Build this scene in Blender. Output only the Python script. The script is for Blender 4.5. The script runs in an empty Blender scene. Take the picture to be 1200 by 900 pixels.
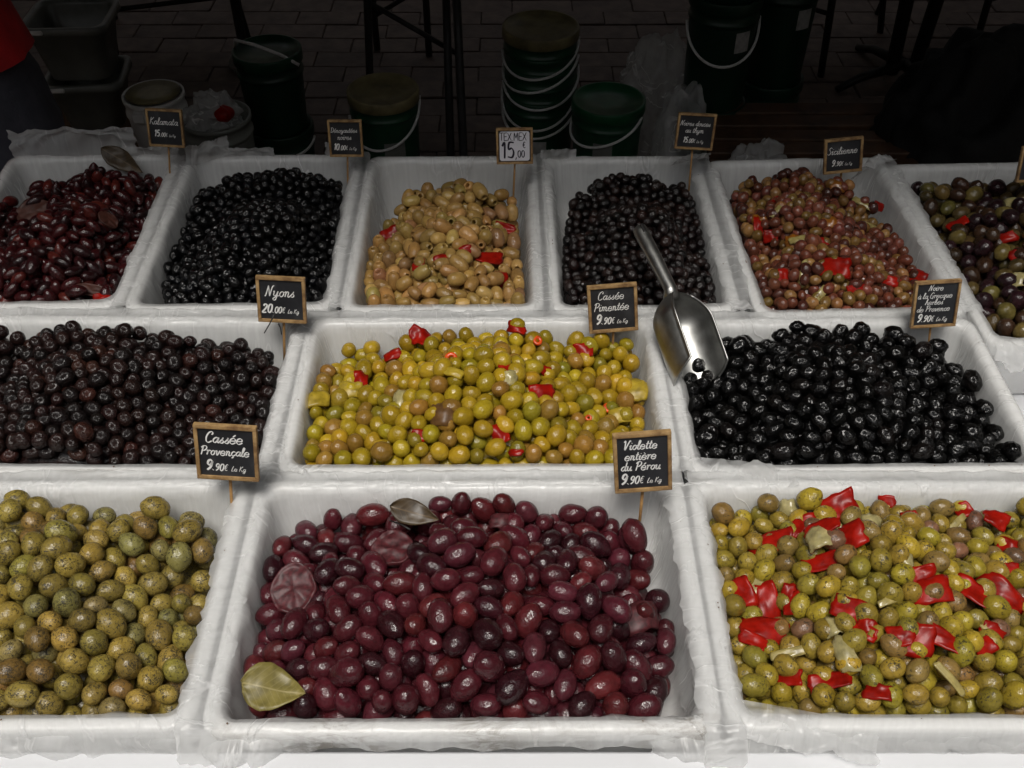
import bpy, bmesh, math, random
import numpy as np
from mathutils import Vector, Matrix, Quaternion, noise

scene = bpy.context.scene
COL = scene.collection
R = math.radians

# ------------------------------------------------------------------ camera
RIM = 0.80                  # height of the tray rims above the ground
CAM_H = 0.74                # camera above the rims
PITCH = R(42.7)
FPX = 1203.0                # focal length in pixels of a 1200 px wide picture
cam_d = bpy.data.cameras.new("camera")
cam = bpy.data.objects.new("camera", cam_d)
COL.objects.link(cam)
cam.location = (0, 0, RIM + CAM_H)
cam.rotation_euler = (math.pi / 2 - PITCH, 0, 0)
cam_d.sensor_width = 36.0
cam_d.lens = 36.0 * FPX / 1200.0
cam_d.clip_start = 0.02
cam_d.clip_end = 400
scene.camera = cam

# ------------------------------------------------------------------ light
SUN_EL, SUN_AZ = 70.0, 192.0      # bright overcast, from behind the photographer
world = bpy.data.worlds.new("World")
scene.world = world
world.use_nodes = True
wn, wl = world.node_tree.nodes, world.node_tree.links
sky = wn.new("ShaderNodeTexSky")
sky.sky_type = 'NISHITA'
sky.sun_disc = False
sky.sun_elevation = R(SUN_EL)
sky.sun_rotation = R(SUN_AZ)
sky.dust_density = 4.0
hs = wn.new("ShaderNodeHueSaturation")
hs.inputs['Saturation'].default_value = 0.15
bg = wn["Background"]
bg.inputs['Strength'].default_value = 0.075
wl.new(sky.outputs[0], hs.inputs['Color'])
wl.new(hs.outputs[0], bg.inputs['Color'])
sun_d = bpy.data.lights.new("sun", 'SUN')
sun_d.energy = 1.5
sun_d.angle = R(20)
sun_d.color = (1.0, 0.95, 0.88)
sun = bpy.data.objects.new("sun", sun_d)
COL.objects.link(sun)
sun.location = (0, -3, 6)
_az, _el = R(SUN_AZ), R(SUN_EL)
_dir = Vector((math.sin(_az) * math.cos(_el), math.cos(_az) * math.cos(_el), math.sin(_el)))
sun.rotation_euler = _dir.to_track_quat('Z', 'Y').to_euler()
vs = scene.view_settings
vs.view_transform = 'Standard'
vs.look = 'None'
vs.exposure = 0.52
vs.gamma = 1.0
scene.cycles.max_bounces = 8
scene.cycles.transparent_max_bounces = 16
scene.cycles.sample_clamp_indirect = 6
scene.cycles.use_denoising = True

# ------------------------------------------------------------------ helpers
def link(o, parent=None):
    COL.objects.link(o)
    if parent is not None:
        o.parent = parent
    return o

def tag(o, label=None, cat=None, group=None, kind=None):
    if label: o['label'] = label
    if cat: o['category'] = cat
    if group: o['group'] = group
    if kind: o['kind'] = kind
    return o

def empty(name, loc, label, cat, group=None, rz=0.0):
    o = bpy.data.objects.new(name, None)
    o.empty_display_size = 0.05
    o.location = loc
    o.rotation_euler = (0, 0, rz)
    link(o)
    return tag(o, label, cat, group)

def mesh_obj(name, verts, faces, mat, parent=None, smooth=True, loc=None):
    me = bpy.data.meshes.new(name)
    me.from_pydata([tuple(map(float, v)) for v in verts], [], [tuple(map(int, f)) for f in faces])
    me.validate()
    if mat: me.materials.append(mat)
    if smooth:
        me.polygons.foreach_set('use_smooth', [True] * len(me.polygons))
    me.update()
    o = bpy.data.objects.new(name, me)
    if loc is not None: o.location = loc
    return link(o, parent)

def bm_obj(name, bm, mat, parent=None, smooth=False, loc=None):
    bmesh.ops.recalc_face_normals(bm, faces=bm.faces)
    me = bpy.data.meshes.new(name)
    bm.to_mesh(me); bm.free()
    if mat: me.materials.append(mat)
    if smooth:
        me.polygons.foreach_set('use_smooth', [True] * len(me.polygons))
    o = bpy.data.objects.new(name, me)
    if loc is not None: o.location = loc
    return link(o, parent)

def add_box(bm, size, centre=(0, 0, 0), rot=None, bevel=0.0, seg=1):
    m = Matrix.Translation(centre)
    if rot is not None: m = m @ rot
    r = bmesh.ops.create_cube(bm, size=1.0, matrix=m @ Matrix.Diagonal((*size, 1.0)))
    if bevel > 0:
        es = list({e for v in r['verts'] for e in v.link_edges})
        bmesh.ops.bevel(bm, geom=es, offset=bevel, segments=seg, affect='EDGES', profile=0.7)

def add_tube(bm, pts, rad, seg=10, caps=True):
    pts = [Vector(p) for p in pts]
    rads = rad if isinstance(rad, (list, tuple)) else [rad] * len(pts)
    up = Vector((0, 0, 1))
    rings = []
    prev = None
    for i, p in enumerate(pts):
        a = pts[max(i - 1, 0)]; b = pts[min(i + 1, len(pts) - 1)]
        d = (b - a).normalized()
        if prev is None:
            x = d.cross(up if abs(d.z) < 0.95 else Vector((1, 0, 0))).normalized()
        else:
            x = (prev - d * prev.dot(d)).normalized()
        prev = x
        y = d.cross(x)
        rings.append([bm.verts.new(p + (x * math.cos(t) + y * math.sin(t)) * rads[i]) for t in [2 * math.pi * k / seg for k in range(seg)]])
    for i in range(len(rings) - 1):
        for k in range(seg):
            bm.faces.new((rings[i][k], rings[i][(k + 1) % seg], rings[i + 1][(k + 1) % seg], rings[i + 1][k]))
    if caps:
        bm.faces.new(rings[0][::-1]); bm.faces.new(rings[-1])

def add_lathe(bm, prof, seg=40, cap_bottom=True, cap_top=False):
    rings = []
    for r, z in prof:
        rings.append([bm.verts.new((r * math.cos(2 * math.pi * k / seg), r * math.sin(2 * math.pi * k / seg), z)) for k in range(seg)])
    for i in range(len(rings) - 1):
        for k in range(seg):
            bm.faces.new((rings[i][k], rings[i][(k + 1) % seg], rings[i + 1][(k + 1) % seg], rings[i + 1][k]))
    if cap_bottom: bm.faces.new(rings[0][::-1])
    if cap_top: bm.faces.new(rings[-1])

def rr_loop(w, d, r, ns_x, ns_y, na):
    """closed loop of a rounded rectangle, counter-clockwise from the front side"""
    r = max(0.0005, min(r, w / 2 - 1e-4, d / 2 - 1e-4))
    pts = []
    for (sx, sy), a0, n, dirn in (((1, -1), -90, ns_x, 0), ((1, 1), 0, ns_y, 1), ((-1, 1), 90, ns_x, 2), ((-1, -1), 180, ns_y, 3)):
        cx, cy = sx * (w / 2 - r), sy * (d / 2 - r)
        if dirn == 0: s, e = (-(w / 2 - r), -d / 2), (w / 2 - r, -d / 2)
        elif dirn == 1: s, e = (w / 2, -(d / 2 - r)), (w / 2, d / 2 - r)
        elif dirn == 2: s, e = (w / 2 - r, d / 2), (-(w / 2 - r), d / 2)
        else: s, e = (-w / 2, d / 2 - r), (-w / 2, -(d / 2 - r))
        for k in range(n):
            t = k / n
            pts.append((s[0] + (e[0] - s[0]) * t, s[1] + (e[1] - s[1]) * t))
        for k in range(na):
            a = R(a0 + 90 * k / na)
            pts.append((cx + r * math.cos(a), cy + r * math.sin(a)))
    return pts

def fbm(v, o=3):
    return noise.fractal(v, 1.0, 2.1, o)

def ridge(v):
    return (1 - abs(noise.noise(v))) ** 3

# ------------------------------------------------------------------ materials
class NT:
    def __init__(self, name):
        self.m = bpy.data.materials.new(name)
        self.m.use_nodes = True
        self.t = self.m.node_tree
        self.n, self.l = self.t.nodes, self.t.links
        self.p = self.n['Principled BSDF']
        self.out = self.n['Material Output']
    def node(self, typ, **kw):
        x = self.n.new(typ)
        for k, v in kw.items():
            if k in x.inputs and not hasattr(type(x), k): x.inputs[k].default_value = v
            else: setattr(x, k, v)
        return x
    def inp(self, x, name, v):
        if hasattr(v, 'is_output') or isinstance(v, bpy.types.NodeSocket): self.l.new(v, x.inputs[name])
        else: x.inputs[name].default_value = v
    def coords(self, scale=(1, 1, 1), rot=(0, 0, 0), rnd=False):
        tc = self.n.new('ShaderNodeTexCoord')
        mp = self.n.new('ShaderNodeMapping')
        mp.inputs['Scale'].default_value = scale
        mp.inputs['Rotation'].default_value = rot
        self.l.new(tc.outputs['Object'], mp.inputs['Vector'])
        if rnd:
            oi = self.n.new('ShaderNodeObjectInfo')
            mu = self.math('MULTIPLY', oi.outputs['Random'], 37.0)
            self.l.new(mu, mp.inputs['Location'])
        return mp.outputs[0]
    def noise(self, vec, scale, detail=3, rough=0.55, dist=0.0, out='Fac'):
        x = self.n.new('ShaderNodeTexNoise')
        x.inputs['Scale'].default_value = scale
        x.inputs['Detail'].default_value = detail
        x.inputs['Roughness'].default_value = rough
        x.inputs['Distortion'].default_value = dist
        self.l.new(vec, x.inputs['Vector'])
        return x.outputs[out]
    def voro(self, vec, scale, feature='DISTANCE_TO_EDGE'):
        x = self.n.new('ShaderNodeTexVoronoi')
        x.feature = feature
        x.inputs['Scale'].default_value = scale
        self.l.new(vec, x.inputs['Vector'])
        return x.outputs['Distance']
    def ramp(self, fac, stops):
        x = self.n.new('ShaderNodeValToRGB')
        e = x.color_ramp.elements
        while len(e) < len(stops): e.new(0.5)
        for k, (pos, c) in enumerate(stops):
            e[k].position = pos
            e[k].color = (*c, 1) if isinstance(c, (tuple, list)) else (c, c, c, 1)
        self.l.new(fac, x.inputs[0])
        return x.outputs[0]
    def mix(self, fac, a, b, blend='MIX'):
        x = self.n.new('ShaderNodeMix')
        x.data_type = 'RGBA'; x.blend_type = blend
        for s, v in ((x.inputs[0], fac), (x.inputs[6], a), (x.inputs[7], b)):
            if isinstance(v, bpy.types.NodeSocket): self.l.new(v, s)
            elif isinstance(v, (tuple, list)): s.default_value = (*v, 1) if len(v) == 3 else v
            else: s.default_value = v
        return x.outputs[2]
    def math(self, op, a, b=0.0, clamp=False):
        x = self.n.new('ShaderNodeMath')
        x.operation = op; x.use_clamp = clamp
        for s, v in ((x.inputs[0], a), (x.inputs[1], b)):
            if isinstance(v, bpy.types.NodeSocket): self.l.new(v, s)
            else: s.default_value = v
        return x.outputs[0]
    def bump(self, h, strength=0.3, dist=0.001, normal=None):
        x = self.n.new('ShaderNodeBump')
        x.inputs['Strength'].default_value = strength
        x.inputs['Distance'].default_value = dist
        self.l.new(h, x.inputs['Height'])
        if normal is not None: self.l.new(normal, x.inputs['Normal'])
        return x.outputs[0]
    def set(self, **kw):
        names = dict(color='Base Color', rough='Roughness', metal='Metallic', spec='Specular IOR Level', normal='Normal', coat='Coat Weight',
                     coat_rough='Coat Roughness', trans='Transmission Weight', ior='IOR', sss='Subsurface Weight', sss_r='Subsurface Radius', sss_s='Subsurface Scale', sheen='Sheen Weight', alpha='Alpha')
        for k, v in kw.items():
            s = self.p.inputs[names[k]]
            if isinstance(v, bpy.types.NodeSocket): self.l.new(v, s)
            elif isinstance(v, (tuple, list)): s.default_value = (*v, 1) if (len(v) == 3 and s.type == 'RGBA') else v
            else: s.default_value = v
        return self

def simple_mat(name, color, rough=0.5, var=0.25, nscale=20.0, bump=0.15, bscale=60.0, metal=0.0, spec=0.5, bdist=0.002):
    t = NT(name)
    c = t.coords()
    n1 = t.noise(c, nscale, 4)
    lo = tuple(x * (1 - var) for x in color); hi = tuple(min(1, x * (1 + var)) for x in color)
    t.set(color=t.ramp(n1, [(0.3, lo), (0.7, hi)]), metal=metal, spec=spec)
    n2 = t.noise(c, bscale, 3)
    t.set(rough=t.math('ADD', t.math('MULTIPLY', t.math('SUBTRACT', n2, 0.5), 0.25), rough), normal=t.bump(n2, bump, bdist))
    return t.m

def tray_mat():
    t = NT("white_plastic")
    c = t.coords()
    n = t.noise(c, 9, 5, 0.6)
    grime = t.ramp(t.noise(c, 26, 6, 0.75, 0.6), [(0.56, 0.0), (0.74, 1.0)])
    big = t.ramp(t.noise(c, 6, 3), [(0.45, 0.0), (0.65, 1.0)])
    f = t.math('MULTIPLY', t.math('MULTIPLY', grime, big), 0.55)
    base = t.ramp(n, [(0.3, (0.78, 0.78, 0.765)), (0.7, (0.84, 0.84, 0.83))])
    t.set(color=t.mix(f, base, (0.34, 0.30, 0.25)), rough=0.38, normal=t.bump(t.noise(c, 120, 3), 0.08, 0.001))
    return t.m

def film_mat(name, lo, hi, tint=(0.87, 0.875, 0.87), stain=None, bag=False):
    """thin crinkled polythene"""
    t = NT(name)
    c = t.coords((1, 1, .8), (0.3, 0.2, 0.6))
    uv = t.n.new('ShaderNodeTexCoord').outputs['Object' if bag else 'UV']
    def um(scale, rot):
        mp = t.n.new('ShaderNodeMapping'); mp.inputs['Scale'].default_value = (*scale, 1) if not bag else (scale[0] * .35, scale[1] * 2.2, 22); mp.inputs['Rotation'].default_value = (0, .5 if bag else 0, rot)
        t.l.new(uv, mp.inputs['Vector']); return mp.outputs[0]
    n1 = t.noise(um((150, 11), 0.22), 1.0, 3, 0.55, 0.6)        # folds running down the walls
    n3 = t.noise(um((95, 14), -0.5), 1.0, 3, 0.5, 0.5)          # slanting pulls
    big = t.noise(c, 15, 3, .5, .4)
    crease = t.ramp(t.noise(um((34, 9), 0.6), 1.0, 2, .5, .8), [(0.47, 0.0), (0.5, 1.0), (0.53, 0.0)])
    r1 = t.math('MULTIPLY', crease, t.ramp(big, [(.46, 0.0), (.58, 1.0)]))
    n2 = t.math('MULTIPLY', t.math('ADD', n1, n3), .5)
    h = t.math('ADD', t.math('MULTIPLY', r1, 0.30), t.math('MULTIPLY', n2, 0.9))
    h = t.math('ADD', h, t.math('MULTIPLY', big, 0.6))
    colr = tint
    if stain:
        tc = t.n.new('ShaderNodeTexCoord'); sx = t.n.new('ShaderNodeSeparateXYZ'); t.l.new(tc.outputs['Object'], sx.inputs[0])
        band = t.math('LESS_THAN', sx.outputs[1], stain)
        sc_ = t.coords((1, 2.6, 2.6))
        s1 = t.ramp(t.noise(sc_, 34, 6, .72, .8), [(.43, 0.0), (.56, 1.0)])
        s2 = t.ramp(t.noise(t.coords(), 7, 2), [(.42, 0.0), (.58, 1.0)])
        sm = t.math('MULTIPLY', t.math('MULTIPLY', s1, s2), t.math('MULTIPLY', band, .95))
        colr = t.mix(sm, tint, (.20, .165, .12))
    t.set(color=colr, rough=0.22, spec=0.5, coat=.3, coat_rough=.08, normal=t.bump(h, 0.50, 0.0045))
    tr = t.n.new('ShaderNodeBsdfTransparent')
    tl = t.n.new('ShaderNodeBsdfTranslucent')
    tl.inputs[0].default_value = (*tint, 1)
    mx0 = t.n.new('ShaderNodeMixShader'); mx0.inputs[0].default_value = 0.35
    t.l.new(t.p.outputs[0], mx0.inputs[1]); t.l.new(tl.outputs[0], mx0.inputs[2])
    mx = t.n.new('ShaderNodeMixShader')
    f = t.math('ADD', t.math('MULTIPLY', t.math('ADD', r1, t.math('MULTIPLY', n2, 0.8)), (hi - lo) * 0.6), lo, True)
    t.l.new(f, mx.inputs[0])
    t.l.new(tr.outputs[0], mx.inputs[1]); t.l.new(mx0.outputs[0], mx.inputs[2])
    t.l.new(mx.outputs[0], t.out.inputs[0])
    return t.m

def olive_mat(name, rough=0.25, specks=0.0, mottle=0.35, bump=0.15, bscale=3.0, coat=0.25, dull=0.0, joined=False, sscale=3.6, speck_col=(0.018, 0.014, 0.006)):
    t = NT(name)
    c = t.coords(rnd=not joined, scale=(1, 1, 1) if not joined else (100, 100, 100))
    if joined:
        a = t.n.new('ShaderNodeAttribute'); a.attribute_name = 'tint'; col = a.outputs['Color']
    else:
        oi = t.n.new('ShaderNodeObjectInfo'); col = oi.outputs['Color']
    n1 = t.noise(c, 1.1, 4, 0.6, 0.4)
    m = t.ramp(n1, [(0.28, 1 - mottle), (0.72, 1 + mottle)])
    x = t.n.new('ShaderNodeMix'); x.data_type = 'RGBA'; x.blend_type = 'MULTIPLY'; x.clamp_result = False
    x.inputs[0].default_value = 1.0
    t.l.new(col, x.inputs[6]); t.l.new(m, x.inputs[7])
    col = x.outputs[2]
    fine = t.noise(c, 14, 3)
    col = t.mix(t.ramp(fine, [(0.60, 0.0), (0.78, 0.22)]), col, t.mix(0.30, col, (0.45, 0.36, 0.2)))
    rg = t.math('ADD', t.math('MULTIPLY', t.noise(c, 2.6, 3), 0.18), rough - 0.16)
    if specks > 0:
        s1 = t.noise(c, sscale, 5, 0.72, 1.2)
        s2 = t.noise(c, 0.9, 2)
        s = t.ramp(t.math('ADD', s1, t.math('MULTIPLY', t.math('SUBTRACT', s2, 0.5), 0.35)), [(0.66 - specks * 0.10, 0.0), (0.69 - specks * 0.10, 1.0)])
        col = t.mix(t.math('MULTIPLY', s, 0.9), col, speck_col)
        rg = t.math('ADD', rg, t.math('MULTIPLY', s, 0.35))
    h = t.math('ADD', t.noise(c, bscale, 3), t.math('MULTIPLY', fine, 0.035))
    t.set(color=col, rough=rg, spec=0.45, coat=coat, coat_rough=0.12, normal=t.bump(h, bump, 0.004 if joined else 0.4))
    return t.m

def flesh_mat(name, color, rough=0.3, coat=0.4, var=0.35, scale=120.0, translucent=0.0, spec=0.5):
    t = NT(name)
    c = t.coords(rnd=True)
    n = t.noise(c, scale, 4, 0.6)
    col = t.ramp(n, [(0.3, tuple(x * (1 - var) for x in color)), (0.7, tuple(min(1, x * (1 + var)) for x in color))])
    t.set(color=col, rough=rough, spec=spec, coat=coat, coat_rough=0.1, normal=t.bump(t.noise(c, scale * 2, 3), 0.2, 0.0006))
    if translucent > 0:
        tr = t.n.new('ShaderNodeBsdfTransparent')
        mx = t.n.new('ShaderNodeMixShader'); mx.inputs[0].default_value = 1 - translucent
        t.l.new(tr.outputs[0], mx.inputs[1]); t.l.new(t.p.outputs[0], mx.inputs[2]); t.l.new(mx.outputs[0], t.out.inputs[0])
    return t.m

M = {}
M['tray'] = tray_mat()
M['film'] = film_mat("plastic_film", 0.30, 0.95)
M['film_stained'] = film_mat("stained_plastic_film", 0.30, 0.95, stain=-0.117)
M['flap'] = film_mat("loose_plastic_film", 0.34, 0.95)
M['clearbag'] = film_mat("clear_bag_film", 0.16, 1.1, (0.92, 0.93, 0.92), bag=True)
M['cloth'] = simple_mat("white_sheet", (0.80, 0.81, 0.83), 0.45, 0.03, 6, 0.10, 14)
M['red'] = flesh_mat("red_pepper_flesh", (0.26, 0.007, 0.003), rough=.30, coat=.0, spec=.22, var=.45, scale=70)
M['chilli'] = flesh_mat("orange_chilli_flesh", (0.62, 0.07, 0.008))
M['yellow'] = flesh_mat("yellow_pepper_flesh", (0.34, 0.24, 0.02), rough=.4, coat=.0)
M['orange'] = flesh_mat("orange_pepper_flesh", (0.26, 0.09, 0.008))
M['onion'] = flesh_mat("onion_flesh", (0.42, 0.36, 0.16), translucent=0.22)
M['strip'] = flesh_mat("onion_strip_flesh", (0.36, 0.29, 0.10), translucent=0.12)
M['brown'] = flesh_mat("brown_tomato_flesh", (0.11, 0.052, 0.015), rough=.45, coat=.0)
M['citrus'] = flesh_mat("stained_citrus_flesh", (0.070, 0.0130, 0.016), 0.5, 0.0, 0.6, 220)
M['citrus2'] = flesh_mat("brown_citrus_flesh", (0.060, 0.017, 0.010), 0.55, 0.0, 0.4, 160)
def leaf_mat(name, col, vein):
    t = NT(name)
    tc = t.n.new('ShaderNodeTexCoord'); sx = t.n.new('ShaderNodeSeparateXYZ'); t.l.new(tc.outputs['Object'], sx.inputs[0])
    ay = t.math('ABSOLUTE', sx.outputs[1])
    mid = t.math('LESS_THAN', ay, .0006)
    ph = t.math('SINE', t.math('MULTIPLY', t.math('SUBTRACT', sx.outputs[0], t.math('MULTIPLY', ay, .8)), 1150.0))
    side = t.math('GREATER_THAN', ph, .93)
    n = t.noise(t.coords(), 70, 4, .6)
    base = t.ramp(n, [(.3, tuple(c * .55 for c in col)), (.5, col), (.72, tuple(c * 1.35 for c in col))])
    f = t.math('MAXIMUM', mid, t.math('MULTIPLY', side, .45))
    h = t.math('ADD', t.math('MULTIPLY', f, .5), n)
    t.set(color=t.mix(f, base, vein), rough=.42, normal=t.bump(h, .35, .0008))
    return t.m
M['bay'] = leaf_mat("bay_leaf_green", (0.20, 0.165, 0.045), (.30, .25, .10))
M['baydark'] = leaf_mat("bay_leaf_brown", (0.060, 0.040, 0.020), (.12, .08, .04))
M['wood'] = simple_mat("pale_wood", (0.42, 0.27, 0.11), 0.55, 0.45, 90, 0.3, 200, bdist=0.0005)
M['stick'] = simple_mat("stick_wood", (0.36, 0.20, 0.07), 0.6, 0.3, 120, 0.2, 200, bdist=0.0004)
def slate_mat():
    t = NT("slate_board"); c = t.coords(rnd=True)
    a = t.noise(t.coords((1, 1, .35), (0, .4, 0), rnd=True), 60, 5, .65, .6); b = t.noise(c, 22, 3)
    sm = t.math('MULTIPLY', t.ramp(a, [(.5, 0.0), (.75, 1.0)]), t.ramp(b, [(.42, 0.0), (.62, 1.0)]))
    t.set(color=t.mix(t.math('MULTIPLY', sm, .45), t.ramp(b, [(.3, (.013, .014, .017)), (.7, (.026, .027, .032))]), (.12, .12, .125)), rough=t.math('ADD', t.math('MULTIPLY', a, .4), .25), normal=t.bump(a, .08, .0004))
    return t.m
M['slate'] = slate_mat()
M['chalk'] = simple_mat("chalk_white", (0.82, 0.82, 0.80), 0.7, 0.06, 200, 0.0, 200)
M['chalkgrey'] = simple_mat("chalk_grey", (0.36, 0.36, 0.36), 0.7, 0.1, 200, 0.0, 200)
M['paper'] = simple_mat("white_label", (0.74, 0.74, 0.80), 0.5, 0.05, 50, 0.05, 80)
M['ink'] = simple_mat("black_ink", (0.012, 0.012, 0.03), 0.4, 0.1, 100, 0.0, 100)
M['steel'] = simple_mat("brushed_steel", (0.38, 0.38, 0.365), 0.40, 0.22, 60, 0.10, 90, metal=1.0, bdist=0.0004)
M['green'] = simple_mat("dark_green_plastic", (0.010, 0.062, 0.028), 0.35, 0.3, 12, 0.05, 40)
M['greenlid'] = simple_mat("green_plastic_lid", (0.012, 0.095, 0.036), 0.4, 0.25, 14, 0.08, 40)
M['blackgreen'] = simple_mat("black_green_plastic", (0.007, 0.034, 0.018), 0.4, 0.3, 12, 0.05, 40)
M['murky'] = simple_mat("stained_lid_plastic", (0.26, 0.22, 0.11), 0.45, 0.5, 16, 0.1, 40)
M['handle'] = simple_mat("white_handle_plastic", (0.80, 0.80, 0.78), 0.4, 0.1, 30, 0.05, 60)
M['tub'] = simple_mat("cloudy_tub_plastic", (0.20, 0.21, 0.19), 0.35, 0.3, 10, 0.1, 30)
M['tubwhite'] = simple_mat("white_tub_plastic", (0.70, 0.69, 0.66), 0.4, 0.15, 12, 0.1, 30)
M['card'] = simple_mat("brown_cardboard", (0.16, 0.09, 0.045), 0.8, 0.25, 12, 0.2, 60)
M['iron'] = simple_mat("dark_iron", (0.012, 0.011, 0.011), 0.5, 0.3, 30, 0.1, 80)
M['greyiron'] = simple_mat("grey_metal_tube", (0.05, 0.05, 0.05), 0.45, 0.3, 30, 0.1, 80)
M['plank'] = simple_mat("dark_plank_wood", (0.075, 0.036, 0.018), 0.6, 0.5, 20, 0.3, 60)
M['blackcloth'] = simple_mat("black_cloth", (0.008, 0.008, 0.008), 0.85, 0.3, 30, 0.4, 120)
M['redcloth'] = simple_mat("red_jacket_cloth", (0.50, 0.010, 0.012), 0.8, 0.25, 20, 0.3, 120)
M['trouser'] = simple_mat("dark_trouser_cloth", (0.075, 0.075, 0.095), 0.85, 0.25, 20, 0.3, 140)
M['skin'] = simple_mat("skin", (0.45, 0.25, 0.17), 0.5, 0.1, 30, 0.1, 80)
M['hair'] = simple_mat("brown_hair", (0.03, 0.018, 0.01), 0.5, 0.4, 60, 0.4, 200)
M['canvas'] = simple_mat("dark_canvas", (0.035, 0.05, 0.04), 0.8, 0.15, 6, 0.2, 80)
M['plaster'] = simple_mat("grey_plaster", (0.10, 0.09, 0.08), 0.85, 0.3, 2, 0.3, 12)
M['pale'] = simple_mat("pale_grey_plastic", (0.35, 0.34, 0.32), 0.6, 0.15, 20, 0.1, 60)

def ground_mat():
    t = NT("paved_ground")
    c = t.coords()
    b = t.n.new('ShaderNodeTexBrick')
    b.inputs['Scale'].default_value = 1.0
    b.inputs['Brick Width'].default_value = 0.22; b.inputs['Row Height'].default_value = 0.11
    b.inputs['Mortar Size'].default_value = 0.006
    b.inputs['Color1'].default_value = (0.085, 0.06, 0.048, 1); b.inputs['Color2'].default_value = (0.12, 0.085, 0.07, 1)
    b.inputs['Mortar'].default_value = (0.03, 0.026, 0.022, 1)
    t.l.new(c, b.inputs['Vector'])
    n = t.ramp(t.noise(c, 5, 5), [(0.3, 0.6), (0.7, 1.25)])
    t.set(color=t.mix(1.0, b.outputs[0], n, 'MULTIPLY'), rough=0.7, normal=t.bump(t.noise(c, 40, 4), 0.3, 0.004))
    return t.m
def paver_mat():
    t = NT("clay_paver")
    c = t.coords()
    oi = t.n.new('ShaderNodeObjectInfo')
    base = t.ramp(oi.outputs['Random'], [(0.0, (0.12, 0.084, 0.070)), (0.5, (0.135, 0.094, 0.077)), (1.0, (0.155, 0.11, 0.09))])
    n = t.ramp(t.noise(t.coords(rnd=True), 18, 5), [(0.3, 0.6), (0.7, 1.25)])
    t.set(color=t.mix(1.0, base, n, 'MULTIPLY'), rough=0.65, normal=t.bump(t.noise(c, 60, 4), 0.4, 0.003))
    return t.m
M['ground'] = ground_mat()
M['paver'] = paver_mat()
# ================================================================== SETTING
rng = random.Random(5)
ground = mesh_obj("ground", [(-200, -200, -.002), (200, -200, -.002), (200, 200, -.002), (-200, 200, -.002)], [(0, 1, 2, 3)], M['ground'], smooth=False)
tag(ground, "dark brick paved ground behind the olive stall", kind='structure')
# pavers that can be told apart in the gaps between the buckets and under the chairs
pm = bmesh.new(); add_box(pm, (0.2175, 0.1075, 0.03), (0, 0, -0.015), bevel=0.0025)
paver_me = bpy.data.meshes.new("paver"); pm.to_mesh(paver_me); pm.free(); paver_me.materials.append(M['paver'])
npv = 0
for j in range(17):
    for i in range(-9, 10):
        y = 2.5 + j * 0.11
        x = (i + (0.5 if j % 2 else 0)) * 0.22
        if abs(x) > 0.62 * (y * 0.735 + 1.04) * 0.9 or npv >= 298: continue
        o = bpy.data.objects.new("paver", paver_me); link(o, ground)
        o.location = (x, y, 0.006 + rng.uniform(-.003, .003) )
        o.rotation_euler = (rng.uniform(-.012, .012), rng.uniform(-.012, .012), rng.uniform(-.012, .012))
        npv += 1

# unseen building, added only to shape the light behind the stall
bm = bmesh.new(); add_box(bm, (16, 0.3, 3.7), (0, 0, 1.85))
wl_ = empty("shading_building", (0, 7.2, 0), "unseen grey rendered building added to shape the light behind the stall", "building")
bm_obj("wall", bm, M['plaster'], wl_)
for k in range(5):
    fx = -5 + k * 2.5
    bm = bmesh.new()
    for sx in (-.55, .55): add_box(bm, (.08, .06, 2.1), (fx + sx, -.18, 1.15))
    add_box(bm, (1.02, .06, .08), (fx, -.18, 2.16)); add_box(bm, (1.18, .1, .06), (fx, -.2, .07))
    w = bm_obj("window", bm, M['plank'], wl_)
    bm = bmesh.new(); add_box(bm, (1.0, .01, 1.98), (fx, -.17, 1.11)); bm_obj("pane", bm, M['iron'], w)

def house(x0, x1, y, face, h, label, rot=0.0, side=None):
    """an unseen terraced house, added to hide the low sky"""
    o = empty("sky_blocking_house", ((x0 + x1) / 2, y, 0) if side is None else (side, y, 0), label, "house", "unseen houses added to hide the low sky", rot)
    w = x1 - x0
    bm = bmesh.new(); add_box(bm, (w - .02, .6, h), (0, -.3, h / 2)); bm_obj("wall", bm, M['facade'], o)
    bm = bmesh.new(); add_box(bm, (w + .1, 1.0, .18), (0, -.25, h + .09)); bm_obj("roof", bm, M['plank'], o)
    for fl in range(int(h // 2.9)):
        for k in range(3):
            bm = bmesh.new(); add_box(bm, (.95, .08, 1.5), ((k - 1) * w * .3, .02, 1.7 + fl * 2.9)); wd = bm_obj("window", bm, M['plaster'], o)
            bm = bmesh.new(); add_box(bm, (.82, .03, 1.36), ((k - 1) * w * .3, .055, 1.7 + fl * 2.9)); bm_obj("pane", bm, M['iron'], wd)
M['facade'] = simple_mat("worn_ochre_facade", (0.20, 0.16, 0.12), 0.9, 0.2, 1.5, 0.2, 8)
for k in range(5):
    house(-15 + 6 * k, -9 + 6 * k, -6.5, 1, (6.2, 5.8, 6.5, 6.0, 6.3)[k], ("tall", "low", "tallest", "plain", "end")[k] + " ochre house, unseen, added to hide the low sky across the square")
for k in range(3):
    house(-3, 3, -3.2 + 6 * k, 1, (8.6, 8.2, 8.9)[k], ("first", "second", "third")[k] + " ochre house along the vendor's side of the square", -math.pi / 2, -8.0)
    house(-3, 3, -3.2 + 6 * k, 1, (8.4, 9.2, 8.5)[k], ("first", "second", "third")[k] + " ochre house, unseen, added to hide low sky on the bench side", math.pi / 2, 8.0)

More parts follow.
